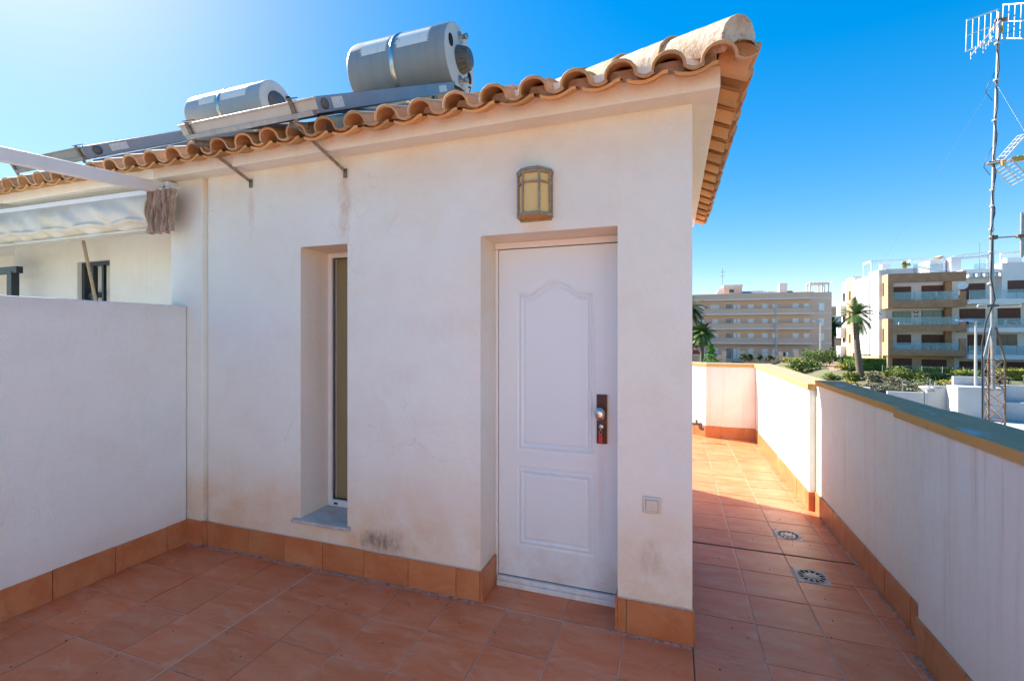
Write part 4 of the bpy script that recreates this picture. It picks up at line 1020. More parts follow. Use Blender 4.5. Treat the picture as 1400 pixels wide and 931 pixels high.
# arm with vertical dipole
a3 = thing('arm_antenna', 'vertical rod antenna on a horizontal arm low on the mast', 'antenna', tuple(P(1357, 325, DM)), 'antennas clamped to the mast')
m = MB(); m.tube([P(1351, 326, 8), P(1412, 322, 7.9)], .013, 8); m.build('arm', M['galv'], a3)
m = MB(); m.tube([P(1397, 291, 7.9), P(1396.5, 352, 7.9)], .021, 10); m.tube([P(1399.5, 293, 7.9), P(1399, 350, 7.9)], .012, 8); m.build('rod', M['galv'], a3)
m = MB(); c = P(1358, 325, 8); m.obox(c, .10, .09, .07, (1, 0, 0), (0, 1, 0), (0, 0, 1)); c = P(1394.5, 323, 7.9); m.obox(c, .09, .07, .06, (1, 0, 0), (0, 1, 0), (0, 0, 1)); m.build('clamp', M['rust'], a3, bevel=.015)
a4 = thing('loop_antenna', 'flat white horizontal loop antenna just above the lattice of the mast', 'antenna', tuple(P(1357, 418, DM)), 'antennas clamped to the mast')
m = MB(); pts = []
l0, l1 = P(1339, 419, 8), P(1394, 417, 8); hh = .028
up = Vector((0, 0, hh))
pts = [l0+up, l1+up] + [l1+Vector((hh*math.sin(t), 0, hh*math.cos(t))) for t in [i*math.pi/6 for i in range(1, 6)]] + [l1-up, l0-up] + [l0+Vector((-hh*math.sin(t), 0, -hh*math.cos(t))) for t in [i*math.pi/6 for i in range(1, 6)]]+[l0+up]
m.tube(pts, .010, 8); m.build('loop', M['alu'], a4)
m = MB(); c = P(1357, 418, 7.97); m.obox(c, .16, .05, .035, (1, 0, 0), (0, 1, 0), (0, 0, 1)); m.build('mount', M['blackpl'], a4, bevel=.006)
# ================================================================== TERRAIN
def sst(a, b, x): t = min(max((x-a)/(b-a), 0), 1); return t*t*(3-2*t)
def ground(X, Y):
    h = -5.5+1.0*sst(58, 84, Y)
    if X > 13:
        k_ = sst(50.3, 51.2, Y) if X > 21 else sst(51, 57, Y)*sst(13, 20, X)
        h = max(h, -5.5+k_*1.6+sst(54, 65, Y)*.8*sst(13, 19, X))
    return h
gx = [-3000, -600, -200, -100, -60, -40, -20]+[i*1.0 for i in range(-8, 60)]+[70, 90, 140, 300, 1000, 4000]
gy = [-400, -60, -20, 0, 20, 30, 40, 45]+[48+i*.5 for i in range(0, 30)]+[64+i*2 for i in range(0, 20)]+[110, 130, 200, 500, 1500, 5000]
m = MB(); vs = [(x, y, ground(x, y)) for y in gy for x in gx]; n = len(gx)
m.add(vs, [(j*n+i, j*n+i+1, (j+1)*n+i+1, (j+1)*n+i) for j in range(len(gy)-1) for i in range(n-1)], 0, True)
structure(m.build('ground', M['soil'], recalc=False))
m = MB(); m.box(6.5, 12, -5.52, 60, 49.2, -5.49); structure(m.build('pavement', M['concrete']))
m = MB(); m.box(-40, 14, -5.50, 6.3, 58, -5.48); structure(m.build('road', M['asphalt']))
m = MB(); m.box(6.3, 12, -5.52, 6.5, 49, -5.36); structure(m.build('kerb', M['concrete']))
def strip(name, pts, wd, z, mat):
    m = MB(); 
    L = [Vector((*p, 0)) for p in pts]; a = []; b = []
    for i, p in enumerate(L):
        d = (L[min(i+1, len(L)-1)]-L[max(i-1, 0)]).normalized(); nn = Vector((-d.y, d.x, 0))*wd/2
        for lst, q in ((a, p+nn), (b, p-nn)): lst.append((q.x, q.y, ground(q.x, q.y)+z))
    n = len(L); m.add(a+b, [(i, i+1, n+i+1, n+i) for i in range(n-1)]); return structure(m.build(name, mat))
strip('path', [(13, 52), (16, 58), (18.4, 64), (oy(1150, 500, 70)[0], 70), (oy(1142, 500, 80)[0], 80), (oy(1136, 500, 90)[0], 90)], 2.4, .06, M['paving'])

# ================================================================== foliage helpers
def leaves(m, c, rad, n, size, rnd, clumps=0, mat=0, flat=1.0):
    c = Vector(c); cl = []
    for i in range(clumps or 1):
        d = Vector((rnd.gauss(0, 1), rnd.gauss(0, 1), rnd.gauss(0, 1))).normalized()*rnd.uniform(.25, .85)
        cl.append(Vector((d.x*rad[0], d.y*rad[1], d.z*rad[2])))
    for i in range(n):
        q = rnd.choice(cl) if clumps else Vector((0, 0, 0)); f = .38 if clumps else 1
        d = Vector((rnd.gauss(0, 1), rnd.gauss(0, 1), rnd.gauss(0, 1))).normalized()*rnd.uniform(.35, 1)**.5
        p = c+q+Vector((d.x*rad[0], d.y*rad[1], d.z*rad[2]))*f
        a = Vector((rnd.uniform(-1, 1), rnd.uniform(-1, 1), rnd.uniform(-.6, 1))).normalized(); b = a.cross(Vector((rnd.uniform(-1, 1), rnd.uniform(-1, 1), rnd.uniform(-1, 1)))).normalized()
        s_ = size*rnd.uniform(.6, 1.3)
        m.add([p-a*s_, p+b*s_*.5, p+a*s_, p-b*s_*.5], [(0, 1, 2, 3)], mat)
def shrub(name, label, cat, x, y, z, r, h, mats, n, size, group, seed, clumps=14):
    rnd = random.Random(seed); t = thing(name, label, cat, (x, y, z), group)
    m = MB(); leaves(m, (x, y, z+h*.52), (r, r, h*.5), n, size, rnd, clumps); 
    mm = mats if isinstance(mats, list) else [mats]
    for i in range(len(m.m)): m.m[i] = rnd.randrange(len(mm))
    m.build('foliage', mm, t, recalc=False)
    m = MB()
    for k_ in range(5):
        a = rnd.uniform(0, 6.28); m.tube([(x, y, z-.1), (x+r*.5*math.cos(a), y+r*.5*math.sin(a), z+h*.6)], [.05, .02], 5)
    m.build('stem', M['bark'], t); return t
def palm(name, label, x, y, z, h, r0, r1, crown, nf, leaf, lean=(0, 0), seed=1, group=None, droop=1.0):
    rnd = random.Random(seed); t = thing(name, label, 'palm tree', (x, y, z), group)
    m = MB(); pts = []; rs = []; ns = 40
    for i in range(ns+1):
        q = i/ns; pts.append((x+lean[0]*q+lean[0]*.3*math.sin(q*3), y+lean[1]*q, z+h*q)); rs.append((r0+(r1-r0)*q)*(1+.10*(i % 2))+.10*math.exp(-q*12))
    m.tube(pts, rs, 10); m.build('trunk', M['bark'], t)
    top = Vector(pts[-1]); m = MB()
    for i in range(nf):
        az = rnd.uniform(0, 2*math.pi); el = R(rnd.choice([75, 55, 35, 15, -10, -35])+rnd.uniform(-12, 12)); L = crown*rnd.uniform(.8, 1.1)
        d = Vector((math.cos(az)*math.cos(el), math.sin(az)*math.cos(el), math.sin(el))); p = top.copy(); sp = [p.copy()]; ns_ = 10
        for s_ in range(ns_):
            p = p+d*L/ns_; d = (d+Vector((0, 0, -.13*droop))).normalized(); sp.append(p.copy())
        m.tube(sp, [.03*(1-i_/12) for i_ in range(len(sp))], 4)
        for s_ in range(2, ns_+1):
            dd = (sp[s_]-sp[s_-1]).normalized(); sv = dd.cross(Vector((0, 0, 1))).normalized(); w_ = L*.26*math.sin(math.pi*(s_/(ns_+1.5)))+.08
            for sg in (-1, 1):
                for kk in range(6):
                    b0_ = sp[s_-1].lerp(sp[s_], kk/6); tip = b0_+(sv*sg*.85+dd*.55+Vector((0, 0, -.25)))*w_*rnd.uniform(.8, 1.1)
                    m.add([b0_-dd*.022, b0_+dd*.022, tip], [(0, 1, 2)])
    m.build('crown', leaf, t, recalc=False)
    return t

# ================================================================== PINK APARTMENT BLOCK
pk = thing('apartment_block', 'long pink-beige apartment block with rows of solid balconies, farthest left', 'apartment block', (12, 101.6, -4.5))
Yp = 101.6; k4 = 3.448
pX = lambda zx, Y=Yp: oy(930+zx/k4, 430, Y)[0]
XP0, XP1 = -22.0, 28.0
m = MB(); m.box(XP0, Yp, -4.6, XP1, Yp+14, 9.45); m.build('wall', M['pink'], pk)
fl_z = [-3.45, -.42, 2.42, 5.28, 8.15]
XB1 = pX(630, 100.2)
for i, z in enumerate(fl_z[1:]):
    m = MB()
    top = z+1.22 if i < 3 else z+1.32
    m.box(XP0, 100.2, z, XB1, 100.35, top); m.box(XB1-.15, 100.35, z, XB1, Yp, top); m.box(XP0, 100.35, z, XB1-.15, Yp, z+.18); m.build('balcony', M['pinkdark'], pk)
    m = MB(); m.box(XP0, 100.16, z, XB1+.04, 100.2, z+.30); m.box(XB1, 100.2, z, XB1+.04, Yp-.04, z+.30); m.box(XB1+.04, Yp-.04, z+.06, XP1+.03, Yp, z+.34); m.build('white_band', M['trim'], pk)
def flat_window(par, x0, x1, z0, z1, y, frame=M['trim'], pane=M['shutter'], fw=.12, nm='window'):
    m = MB(); m.box(x0-fw, y-.06, z0-fw, x1+fw, y-.002, z0); m.box(x0-fw, y-.06, z1, x1+fw, y-.002, z1+fw); m.box(x0-fw, y-.06, z0, x0, y-.002, z1); m.box(x1, y-.06, z0, x1+fw, y-.002, z1)
    w_ = m.build(nm, frame, par); m = MB(); m.box(x0, y-.03, z0, x1, y-.004, z1); m.build('pane', pane, w_); return w_
wins = [(88, 117), (139, 185), (248, 266), (267, 284), (317, 348), (383, 414), (431, 461), (527, 559), (580, 610)]
for i, z in enumerate(fl_z[:4]):
    for j, (a, b) in enumerate(wins):
        if i < 3 and j == 1: a, b = 150, 180
        x0_, x1_ = pX(a)+.12, pX(b)-.12
        lo = z+.2 if i else z+.1
        flat_window(pk, x0_, x1_, lo, z+2.05, Yp)
    for q_ in (-3, -7.5, -12, -17): flat_window(pk, q_, q_+1.2, z+.2, z+2.05, Yp)
    x0_, x1_ = pX(212), pX(244)
    w_ = flat_window(pk, x0_+.1, x0_+1.1, z+.2, z+2.15, Yp, pane=M['darkglass'])
    m = MB()
    for q_ in range(4): m.box(x0_+.1, Yp-.05, z+.55+q_*.42, x0_+1.1, Yp-.031, z+.67+q_*.42)
    m.build('louvre', M['trim'], w_)
    flat_window(pk, x0_+1.35, x1_-.05, z+.2, z+2.15, Yp, pane=M['darkglass'], nm='door')
    a, b = pX(649), pX(682); flat_window(pk, a+.2, b-.2, z+.75 if i else z+.2, z+2.05, Yp)
m = MB(); a = oy(930+205/k4, 350+140/k4, 103); b = oy(930+292/k4, 350+180/k4, 103); m.box(a[0], 103, 9.4, b[0], 108, 11.3); hs_ = m.build('stair_tower', M['pink'], pk)
m = MB(); m.box(a[0]-.1, 102.9, 11.1, b[0]+.1, 108.1, 11.5); m.build('tower_band', M['trim'], pk)
flat_window(pk, a[0]+1.0, a[0]+1.9, 9.9, 10.6, 103, pane=M['darkglass'])
m = MB(); m.poly_prism([(a[0]-1.6, 103.5, 9.4), (a[0], 103.5, 9.4), (a[0], 103.5, 11.2), (a[0]-.9, 103.5, 10.6)], (0, 4, 0)); m.build('sloped_wall', M['trim'], pk)
for x_ in [XP0+2+i*1.9 for i in range(12)]+[14+i*1.5 for i in range(6)]: m = MB(); m.obox((x_, 104, 9.75), 1.4, 1.6, .08, (1, 0, 0), (0, .9, .42), (0, -.42, .9)); m.build('roof_panel', M['colframe2'], pk)
m = MB(); m.box(13.3, 105, 9.4, 17.2, 106, 10.3); m.build('roof_shed', M['trim'], pk)
m = MB()
x0_ = oy(930+607/k4, 387, 103)[0]; x1_ = oy(930+700/k4, 387, 103)[0]
for y_ in (102.5, 105):
    m.box(x0_, y_, 11.0, x1_, y_+.2, 11.4)
    for x_ in (x0_, x0_+2, x1_-.3): m.box(x_, y_, 9.4, x_+.25, y_+.2, 11.0)
for i in range(7): m.box(x0_+.1+i*.6, 102.3, 11.4, x0_+.25+i*.6, 105.4, 11.5)
m.build('roof_pergola', M['trim'], pk)
m = MB(); x_ = oy(1071, 390, 104)[0]; m.box(x_-.7, 104, 9.4, x_+.7, 105.3, 11.6); m.build('chimney', M['trim'], pk)
m = MB(); x_ = 9.6; m.tube([(x_, 105, 9.4), (x_, 105, 15.2)], .06, 6); m.tube([(x_-.5, 105, 14.4), (x_+.5, 105, 14.4)], .04, 5); m.tube([(x_-.4, 105, 13.6), (x_+.4, 105, 13.6)], .04, 5)
m.build('roof_antenna', M['galv'], pk)

# front boundary wall of that block
bw = thing('boundary_wall', 'low pink boundary wall with pillars in front of the pink apartment block', 'wall', (10, 95, -4.5))
YW = 95; kk4 = 6.648; wX = lambda zx: oy(940+zx/kk4, 490, YW)[0]
m = MB(); ztop = oy(1020, 460+168/kk4, YW)[1]
for a, b in ((30, 320), (490, 835), (975, 1340)): m.box(wX(a), YW, -4.8, wX(b), YW+.3, ztop)
m.build('wall', M['pink'], bw)
for a in (312, 480, 825, 965):
    m = MB(); m.box(wX(a), YW-.1, -4.8, wX(a)+.75, YW+.5, ztop+.65); m.build('pillar', M['pink'], bw)
m = MB(); 
for a, b in ((30, 320), (497, 825), (985, 1340)):
    m.box(wX(a), YW+.1, ztop+.45, wX(b), YW+.16, ztop+.52)
    x_ = wX(a)
    while x_ < wX(b): m.box(x_, YW+.1, ztop, x_+.05, YW+.16, ztop+.45); x_ += .9
m.build('railing', M['galv'], bw)
gt = thing('garden_gate', 'white metal entrance gate between the pink pillars', 'gate', (wX(940), YW, -4.8))
m = MB(); m.box(wX(922), YW, -4.8, wX(930), YW+.1, -2.6); m.box(wX(960), YW, -4.8, wX(968), YW+.1, -2.6); m.box(wX(922), YW, -2.7, wX(968), YW+.1, -2.55)
for i in range(5): m.box(wX(930), YW+.02, -4.5+i*.4, wX(960), YW+.08, -4.4+i*.4)
m.build('frame', M['trim'], gt)
sb = thing('notice_board', 'white notice board with a red and blue emblem beside the gate', 'sign', (wX(878), YW-.3, -4.8))
x_ = wX(858); x2 = wX(902); m = MB(); m.box(x_, YW-.35, -4.4, x2, YW-.25, -2.5); m.build('board', M['white'], sb)
xc = (x_+x2)/2; m = MB(); m.poly_prism([(xc-.18, YW-.36, -2.95), (xc+.18, YW-.36, -2.95), (xc+.1, YW-.36, -2.65), (xc-.1, YW-.36, -2.65)], (0, -.02, 0)); m.poly_prism([(xc-.25, YW-.36, -3.15), (xc+.25, YW-.36, -3.15), (xc+.16, YW-.36, -2.98), (xc-.16, YW-.36, -2.98)], (0, -.02, 0)); m.build('red_emblem', M['signred'], sb)
m = MB(); m.poly_prism([(xc-.45, YW-.36, -3.95), (xc-.15, YW-.36, -3.95), (xc, YW-.36, -3.55), (xc+.15, YW-.36, -3.95), (xc+.45, YW-.36, -3.95), (xc+.22, YW-.36, -3.25), (xc-.22, YW-.36, -3.25)], (0, -.02, 0)); m.build('blue_emblem', M['signblue'], sb)
bn = thing('waste_bin', 'dark bin with a white tube beside the notice board', 'bin', (wX(880), YW+1, -4))
m = MB(); m.box(wX(885), YW+.8, -3.6, wX(925), YW+1.6, -1.8); m.build('body', M['blackpl'], bn, bevel=.1); m = MB(); m.tube([(wX(910), YW+.6, -3.4), (wX(910), YW+.6, -1.75)], .2, 10); m.build('tube', M['white'], bn)
# carport and car
cp = thing('carport', 'small carport with a red-brown roof beside the palm, at the wall corner', 'carport', (1, 88, -4.6))
xr = oy(960, 485, 86)[0]; m = MB(); zr = oy(950, 478, 86)[1]; m.poly_prism([(xr-8, 86, zr-.8), (xr, 86, zr-.8), (xr-.8, 86, zr), (xr-7, 86, zr)], (0, 4, 0)); m.build('roof', M['redroof'], cp)
m = MB()
for x_ in (xr-7.5, xr-4, xr-.5): m.box(x_, 86.3, -4.8, x_+.25, 86.6, zr-.8)
m.build('post', M['trim'], cp)
m = MB(); m.box(xr-7.5, 89.5, -4.8, xr-.3, 89.7, zr-1.2); m.build('rear_wall', M['trim'], cp)
car = thing('parked_car', 'dark parked car half hidden behind the coping, before the pink wall', 'car', (8, 88, -4.6))
cxx = oy(1008, 493, 86)[0]; zc = oy(1008, 491.5, 86)[1]; gz_ = ground(cxx, 86)
m = MB(); pf_ = [(-2.1, .35), (2.1, .35), (2.15, .8), (1.3, .95), (.75, 1.42), (-.9, 1.45), (-1.7, .98), (-2.15, .85)]
m.poly_prism([(cxx+a, 85.2, gz_+b) for a, b in pf_], (0, 1.7, 0)); cb = m.build('body', M['carpaint'], car, bevel=.08)
m = MB(); m.poly_prism([(cxx+a, 85.18, gz_+b) for a, b in ((1.15, .98), (.70, 1.36), (-.85, 1.38), (-1.5, 1.0))], (0, .015, 0)); m.build('side_window', M['darkglass'], cb)
for x_ in (-1.35, 1.35):
    m = MB(); m.lathe((cxx+x_, 85.1, gz_+.33), (0, 1, 0), [(0, .02), (0, .32), (.2, .32), (.2, .02)], 18); m.build('wheel', M['rubber'], car)

# ================================================================== WHITE APARTMENT BUILDING
wb = thing('apartment_building', 'white and tan terraced apartment building with glass balconies on the right', 'apartment building', (30, 71, -3))
Y0, Y1 = 70.4, 72.6
GZ = -3.05
m = MB(); m.box(25.9, Y1, GZ, 60, 86, 9.3); m.box(36.92, 71.2, 5.4, 60, Y1, 10.0); m.build('rear_wall', M['whitewall'], wb)
# side volumes seen in the sun
m = MB(); m.box(25.15, 72.3, -1.25, 25.9, 75.0, 9.85); m.box(24.95, 75.0, -1.25, 25.9, 79.6, 9.35); m.box(24.8, 79.6, -1.2, 25.9, 80.4, 9.7); m.box(24.9, 83, -1.2, 25.9, 85.5, 9.6); m.build('side_wall', M['whitewall'], wb)
m = MB(); m.box(24.78, 80.4, GZ, 25.9, 83.0, 9.9); m.box(25.17, 72.3, GZ, 25.9, 85, -1.25); m.build('beige_side_wall', M['beige'], wb)
for z in (6.0, 1.6, -2.2)[:3]:
    pass
for z in (4.3, .95, -2.0):
    m = MB(); m.box(24.1, 83.2, z, 24.9, 85.2, z+1.6 if z > 0 else z+1.7); m.build('side_balcony', M['whitewall'], wb)
for z in (6.6, 3.4, .2): 
    for (ya, yb_) in ((81.2, 81.9), (84, 84.6)): m = MB(); m.box(24.74, ya, z, 24.79, yb_, z+1.3); m.build('window', M['brownshut'], wb)
m = MB(); m.box(26.4, Y1-.05, GZ, 33, Y1+.03, -1.2); m.build('beige_ground_wall', M['beige'], wb)
# tan frame
m = MB()
m.box(25.45, Y0, 7.95, 33.2, Y0+.45, 9.07)
m.box(25.45, Y0, 4.75, 26.0, 72.3, 7.95); m.box(26.0, Y0, 4.80, 33.2, Y0+.3, 5.72); m.box(32.6, Y0, 5.72, 33.2, Y0+.3, 6.70)
m.box(26.0, Y0+.3, 4.82, 33.2, Y1, 5.0)
m.box(25.45, Y0, -1.2, 26.0, 72.3, 3.45); m.box(26.0, Y0, 1.88, 33.2, Y0+.3, 2.68); m.box(32.6, Y0, 2.68, 33.2, Y0+.3, 3.35); m.box(26.0, Y0+.3, 1.9, 33.2, Y1, 2.1)
m.box(26.0, Y0, -1.15, 33.2, Y0+.3, -.42); m.box(32.6, Y0, -.42, 33.2, Y0+.3, 1.0); m.box(26.0, Y0+.3, -1.14, 33.2, Y1, -.95)
m.box(31.95, Y1-.5, -1.1, 32.6, Y1-.05, 8.4)
m.build('tan_frame', M['tan'], wb)
m = MB(); m.box(25.43, Y0-.001, 4.76, 25.449, 72.3, 9.06); m.box(25.43, Y0, -1.2, 25.449, 72.3, 3.44); m.build('tan_side_face', M['tanside'], wb)  # thin sheets that carry the painted lit tone of the side
m = MB(); m.box(25.42, 71.9, -3.0, 25.9, 72.3, -1.2); m.box(25.6, 71.0, -3.0, 25.8, 71.2, -1.2); m.build('ground_column', M['beige'], wb)
for z in (6.4, 0.5):
    m = MB(); m.box(25.40, 71.5, z, 25.428, 72.0, z+1.7); m.build('window', M['brownshut'], wb)
m = MB()
for i in range(6): x_ = 26.4+i*1.12; m.box(x_, Y0+.45, 8.15, x_+.18, Y1, 8.45)
m.build('rafter', M['beige'], wb)
def shut(x0, z0, x1, z1, y=Y1, kind='brownshut', split=1):
    m = MB(); m.box(x0-.06, y-.05, z0-.05, x1+.06, y-.003, z1+.06); w_ = m.build('window', M['brownshut' if kind == 'brownshut' else 'darkglass'], wb)
    m = MB()
    for i in range(split): a_ = x0+(x1-x0)*i/split+.03; b_ = x0+(x1-x0)*(i+1)/split-.03; m.box(a_, y-.07, z0, b_, y-.051, z1)
    m.build('shutter' if kind == 'brownshut' else 'pane', M[kind], w_)
shut(26.75, 5.1, 28.6, 7.55); shut(29.8, 5.1, 32.0, 7.6)
shut(26.75, 3.0, 28.6, 4.4, kind='tealglass', split=2); shut(29.8, 2.2, 32.0, 4.45, kind='tealglass', split=2)
shut(27.25, .2, 28.6, 1.4); shut(29.8, -.6, 32.0, 1.4)
shut(26.75, -2.7, 28.65, -1.65, y=Y1-.05); shut(29.8, -2.9, 32.2, -1.75, y=Y1-.05, split=2)
shut(33.7, 5.6, 36.0, 7.7); shut(37.5, 6.5, 39.4, 7.8, y=71.2)
shut(33.6, 2.7, 36.0, 4.6); shut(37.3, 2.7, 39.3, 4.6); shut(34.4, -.5, 36.0, 1.4); shut(37.2, .2, 39.0, 1.45, kind='darkglass', split=2)
shut(33.6, -2.9, 36.0, -1.9); shut(37.6, -2.9, 40, -1.9); shut(42, 2.7, 44, 4.6); shut(42, 5.9, 44, 7.6, y=71.2)
m = MB()
for z in (5.13, 1.75, -1.45): m.box(33.25, Y0-.4, z, 60, Y1-.02, z+.52)
m.build('white_balcony_slab', M['whitewall'], wb)
m = MB(); m.box(33.25, 71.3, 8.9, 36.9, Y1, 9.35); m.build('eave_slab', M['whitewall'], wb)
m = MB()
for i in range(5): x_ = 33.6+i*.72; m.box(x_, 70.6, 8.35, x_+.3, 71.9, 8.75)
m.build('eave_bracket', M['whitewall'], wb)
def glassrail(x0, x1, z0, z1, y):
    m = MB(); m.box(x0, y, z0, x1, y+.04, z1); g_ = m.build('glass_balustrade', M['balglass'], wb)
    m = MB(); x_ = x0
    while x_ <= x1+.01: m.box(x_-.02, y-.02, z0, x_+.02, y+.06, z1+.02); x_ += 2.2
    m.build('post', M['galv'], g_)
glassrail(26.0, 32.6, 5.72, 6.75, Y0+.12); glassrail(26.0, 32.6, 2.68, 3.6, Y0+.12); glassrail(26.0, 32.6, -.42, .45, Y0+.12)
for z in (5.65, 2.27, -.93): glassrail(33.35, 46, z, z+1.1, Y0-.3)
# balcony furniture
def chair_table(x, z, label, n):
    t = thing('balcony_furniture_set', label, 'furniture set', (x, Y0+1.2, z), 'white table sets on the balconies')
    m = MB(); m.box(x-.5, Y0+.9, z+.7, x+.5, Y0+1.6, z+.75); m.build('tabletop', M['white'], t)
    m = MB(); m.tube([(x, Y0+1.25, z), (x, Y0+1.25, z+.7)], .05, 6); m.build('leg', M['white'], t)
    for s_ in (-1, 1):
        m = MB(); cx_ = x+s_*.85; m.box(cx_-.22, Y0+1.0, z+.4, cx_+.22, Y0+1.45, z+.46); m.box(cx_+s_*.18-.03, Y0+1.0, z+.46, cx_+s_*.18+.03, Y0+1.45, z+.95)
        for a_ in (-.2, .2):
            for b_ in (1.02, 1.42): m.tube([(cx_+a_, Y0+b_, z), (cx_+a_, Y0+b_, z+.4)], .02, 4)
        m.build('chair', M['white'], t)
chair_table(31.3, 5.0, 'white table and chairs on the top tan balcony', 0); chair_table(27.6, 5.0, 'white table and chairs at the left end of the top tan balcony', 0)
chair_table(31.2, 2.1, 'white table and chairs on the middle tan balcony by the large teal window', 0); chair_table(28.0, 2.1, 'white table and chairs at the left end of the middle tan balcony', 0)
chair_table(27.6, -.95, 'white table and chairs at the left end of the lowest tan balcony', 0); chair_table(31.0, -.95, 'white table and chairs on the lowest tan balcony by the large shutter', 0)
chair_table(34.6, 2.27, 'white table and chairs on the middle white balcony left of the mast', 0); chair_table(38.5, 2.27, 'white table and chairs on the middle white balcony right of the mast', 0); chair_table(38.5, -.93, 'white table and chairs on the lowest white balcony right of the mast', 0); chair_table(35, -.93, 'white table and chairs on the lowest white balcony left of the mast', 0)
# roof terrace
m = MB(); m.box(25.15, 75.2, 9.3, 29, 75.5, 10.0); m.build('roof_wall', M['whitewall'], wb); m = MB(); m.box(25.9, Y1, 9.3, 29.3, Y1+.2, 9.95); m.build('roof_wall', M['whitewall'], wb); m = MB(); m.box(31.2, 74, 9.3, 32.8, 77, 11.0); m.build('roof_wall', M['whitewall'], wb); m = MB(); m.box(33.0, 73.2, 9.3, 34, 77, 11.2); m.build('roof_wall', M['whitewall'], wb)
m = MB(); m.box(28.9, Y1, 9.3, 32.0, Y1+.05, 10.4); m.box(35.0, Y1, 9.3, 36.9, Y1+.05, 10.2); m.build('roof_balustrade', M['balglass'], wb)
m = MB()
def brt(a, b, w_=.12): m.bar(a, b, w_, w_)
brt((25.2, 74.8, 9.9), (25.2, 74.8, 11.35)); brt((25.2, 77.5, 9.4), (25.2, 77.5, 11.35)); brt((25.2, 74.8, 11.35), (25.2, 77.5, 11.35), .2)
brt((25.2, 74.8, 11.35), (33.5, 74.8, 11.4)); brt((25.2, 77.5, 11.35), (33.5, 77.5, 11.4)); brt((33.5, 74.8, 9.3), (33.5, 74.8, 11.4)); brt((33.5, 73.8, 11.4), (37.8, 73.8, 11.75)); brt((34.6, 73.8, 11.0), (38.2, 73.8, 11.6)); brt((36.9, 73.8, 9.3), (36.9, 73.8, 11.2)); brt((33.2, 73.8, 11.1), (37.0, 73.8, 11.2), .25)
brt((29.5, 74.8, 11.35), (30.3, 77.5, 11.4)); brt((38.5, 74.5, 10), (38.5, 74.5, 11.5)); brt((38.5, 74.5, 11.5), (42, 74.5, 11.75), .25)
m.build('roof_pergola', M['whitewall'], wb)
m = MB(); m.bar((31.8, 74.0, 11.2), (33.0, 75.5, 11.6), .5, .35); m.build('roof_canopy', M['beige'], wb)
for x_ in (26.8, 38.6):
    m = MB(); m.box(x_, 76 if x_ < 30 else 73.5, 9.3, x_+(.9 if x_ < 30 else 1.4), 77 if x_ < 30 else 74.3, 11.0 if x_ < 30 else 10.9); a_ = m.build('roof_unit', M['whitewall'], wb)
m = MB(); m.box(37.05, 72.4, 9.95, 40, 73.2, 10.0); m.build('roof_edge', M['whitewall'], wb)
m = MB(); m.tube([(36.2, 74, 9.3), (36.2, 74, 13)], .04, 5); m.tube([(38.0, 75, 9.9), (38.0, 75, 16)], .05, 6); m.build('roof_rod', M['galv'], wb)
rp = shrub('roof_plant', 'bright yellow-green plant on the roof terrace of the white building', 'plant', 28.3, 73.2, 9.9, .5, 1.1, M['leafyel'], 180, .14, None, 3, 6)
# satellite dish
sd_ = thing('satellite_dish', 'white satellite dish on the tan column of the top balcony', 'satellite dish', (32.7, Y0-.2, 7.2))
m = MB(); m.lathe((32.75, Y0-.35, 7.3), (-.6, -.7, .25), [(0, .02), (.03, .25), (.12, .48), (.14, .5), (.13, .47), (.05, .25), (.02, .01)], 20); m.build('dish', M['white'], sd_)
m = MB(); m.tube([(32.75, Y0-.35, 7.3), (32.6, Y0+.0, 6.9)], .04, 6); m.build('arm', M['galv'], sd_)
bt = thing('butterfly_ornament', 'dark butterfly wall ornament between the windows of the middle balcony', 'ornament', (29.2, Y1-.05, 4.3))
m = MB()
for (cx_, cz_, s_) in ((29.15, 4.35, .3), (29.2, 3.85, .22)):
    for sg in (-1, 1): m.poly_prism([(cx_, Y1-.06, cz_-.4*s_), (cx_+sg*s_, Y1-.06, cz_+.5*s_), (cx_+sg*.9*s_, Y1-.06, cz_-.1*s_), (cx_+sg*.55*s_, Y1-.06, cz_-.7*s_)], (0, .02, 0))
m.build('wings', M['leafdark'], bt)

# house between and behind
bh = thing('tan_house', 'pale tan house standing far behind, between the two apartment buildings', 'house', (45, 130, -4))
xa, zt_ = oy(1139, 421, 130); xb, _z = oy(1163, 421, 130)
m = MB(); m.box(xa-3, 130, -5, xb+6, 140, zt_); m.build('wall', M['beige'], bh); m = MB(); m.box(xa-3, 129.8, 3.0, xa+2.6, 129.98, zt_-1.8); m.build('white_panel', M['whitewall'], bh)
m = MB(); m.box(xa+3.4, 129.85, 3.8, xa+5, 129.98, 5.0); m.build('window', M['darkglass'], bh); m = MB(); m.box(xa-3.2, 129.6, zt_, xb+6.2, 140, zt_+.35); m.build('roof', M['trim'], bh)
m = MB(); m.box(xa-2, 128, -5, xb+2, 129.5, 0.2); m.build('garden_wall', M['beige'], bh)

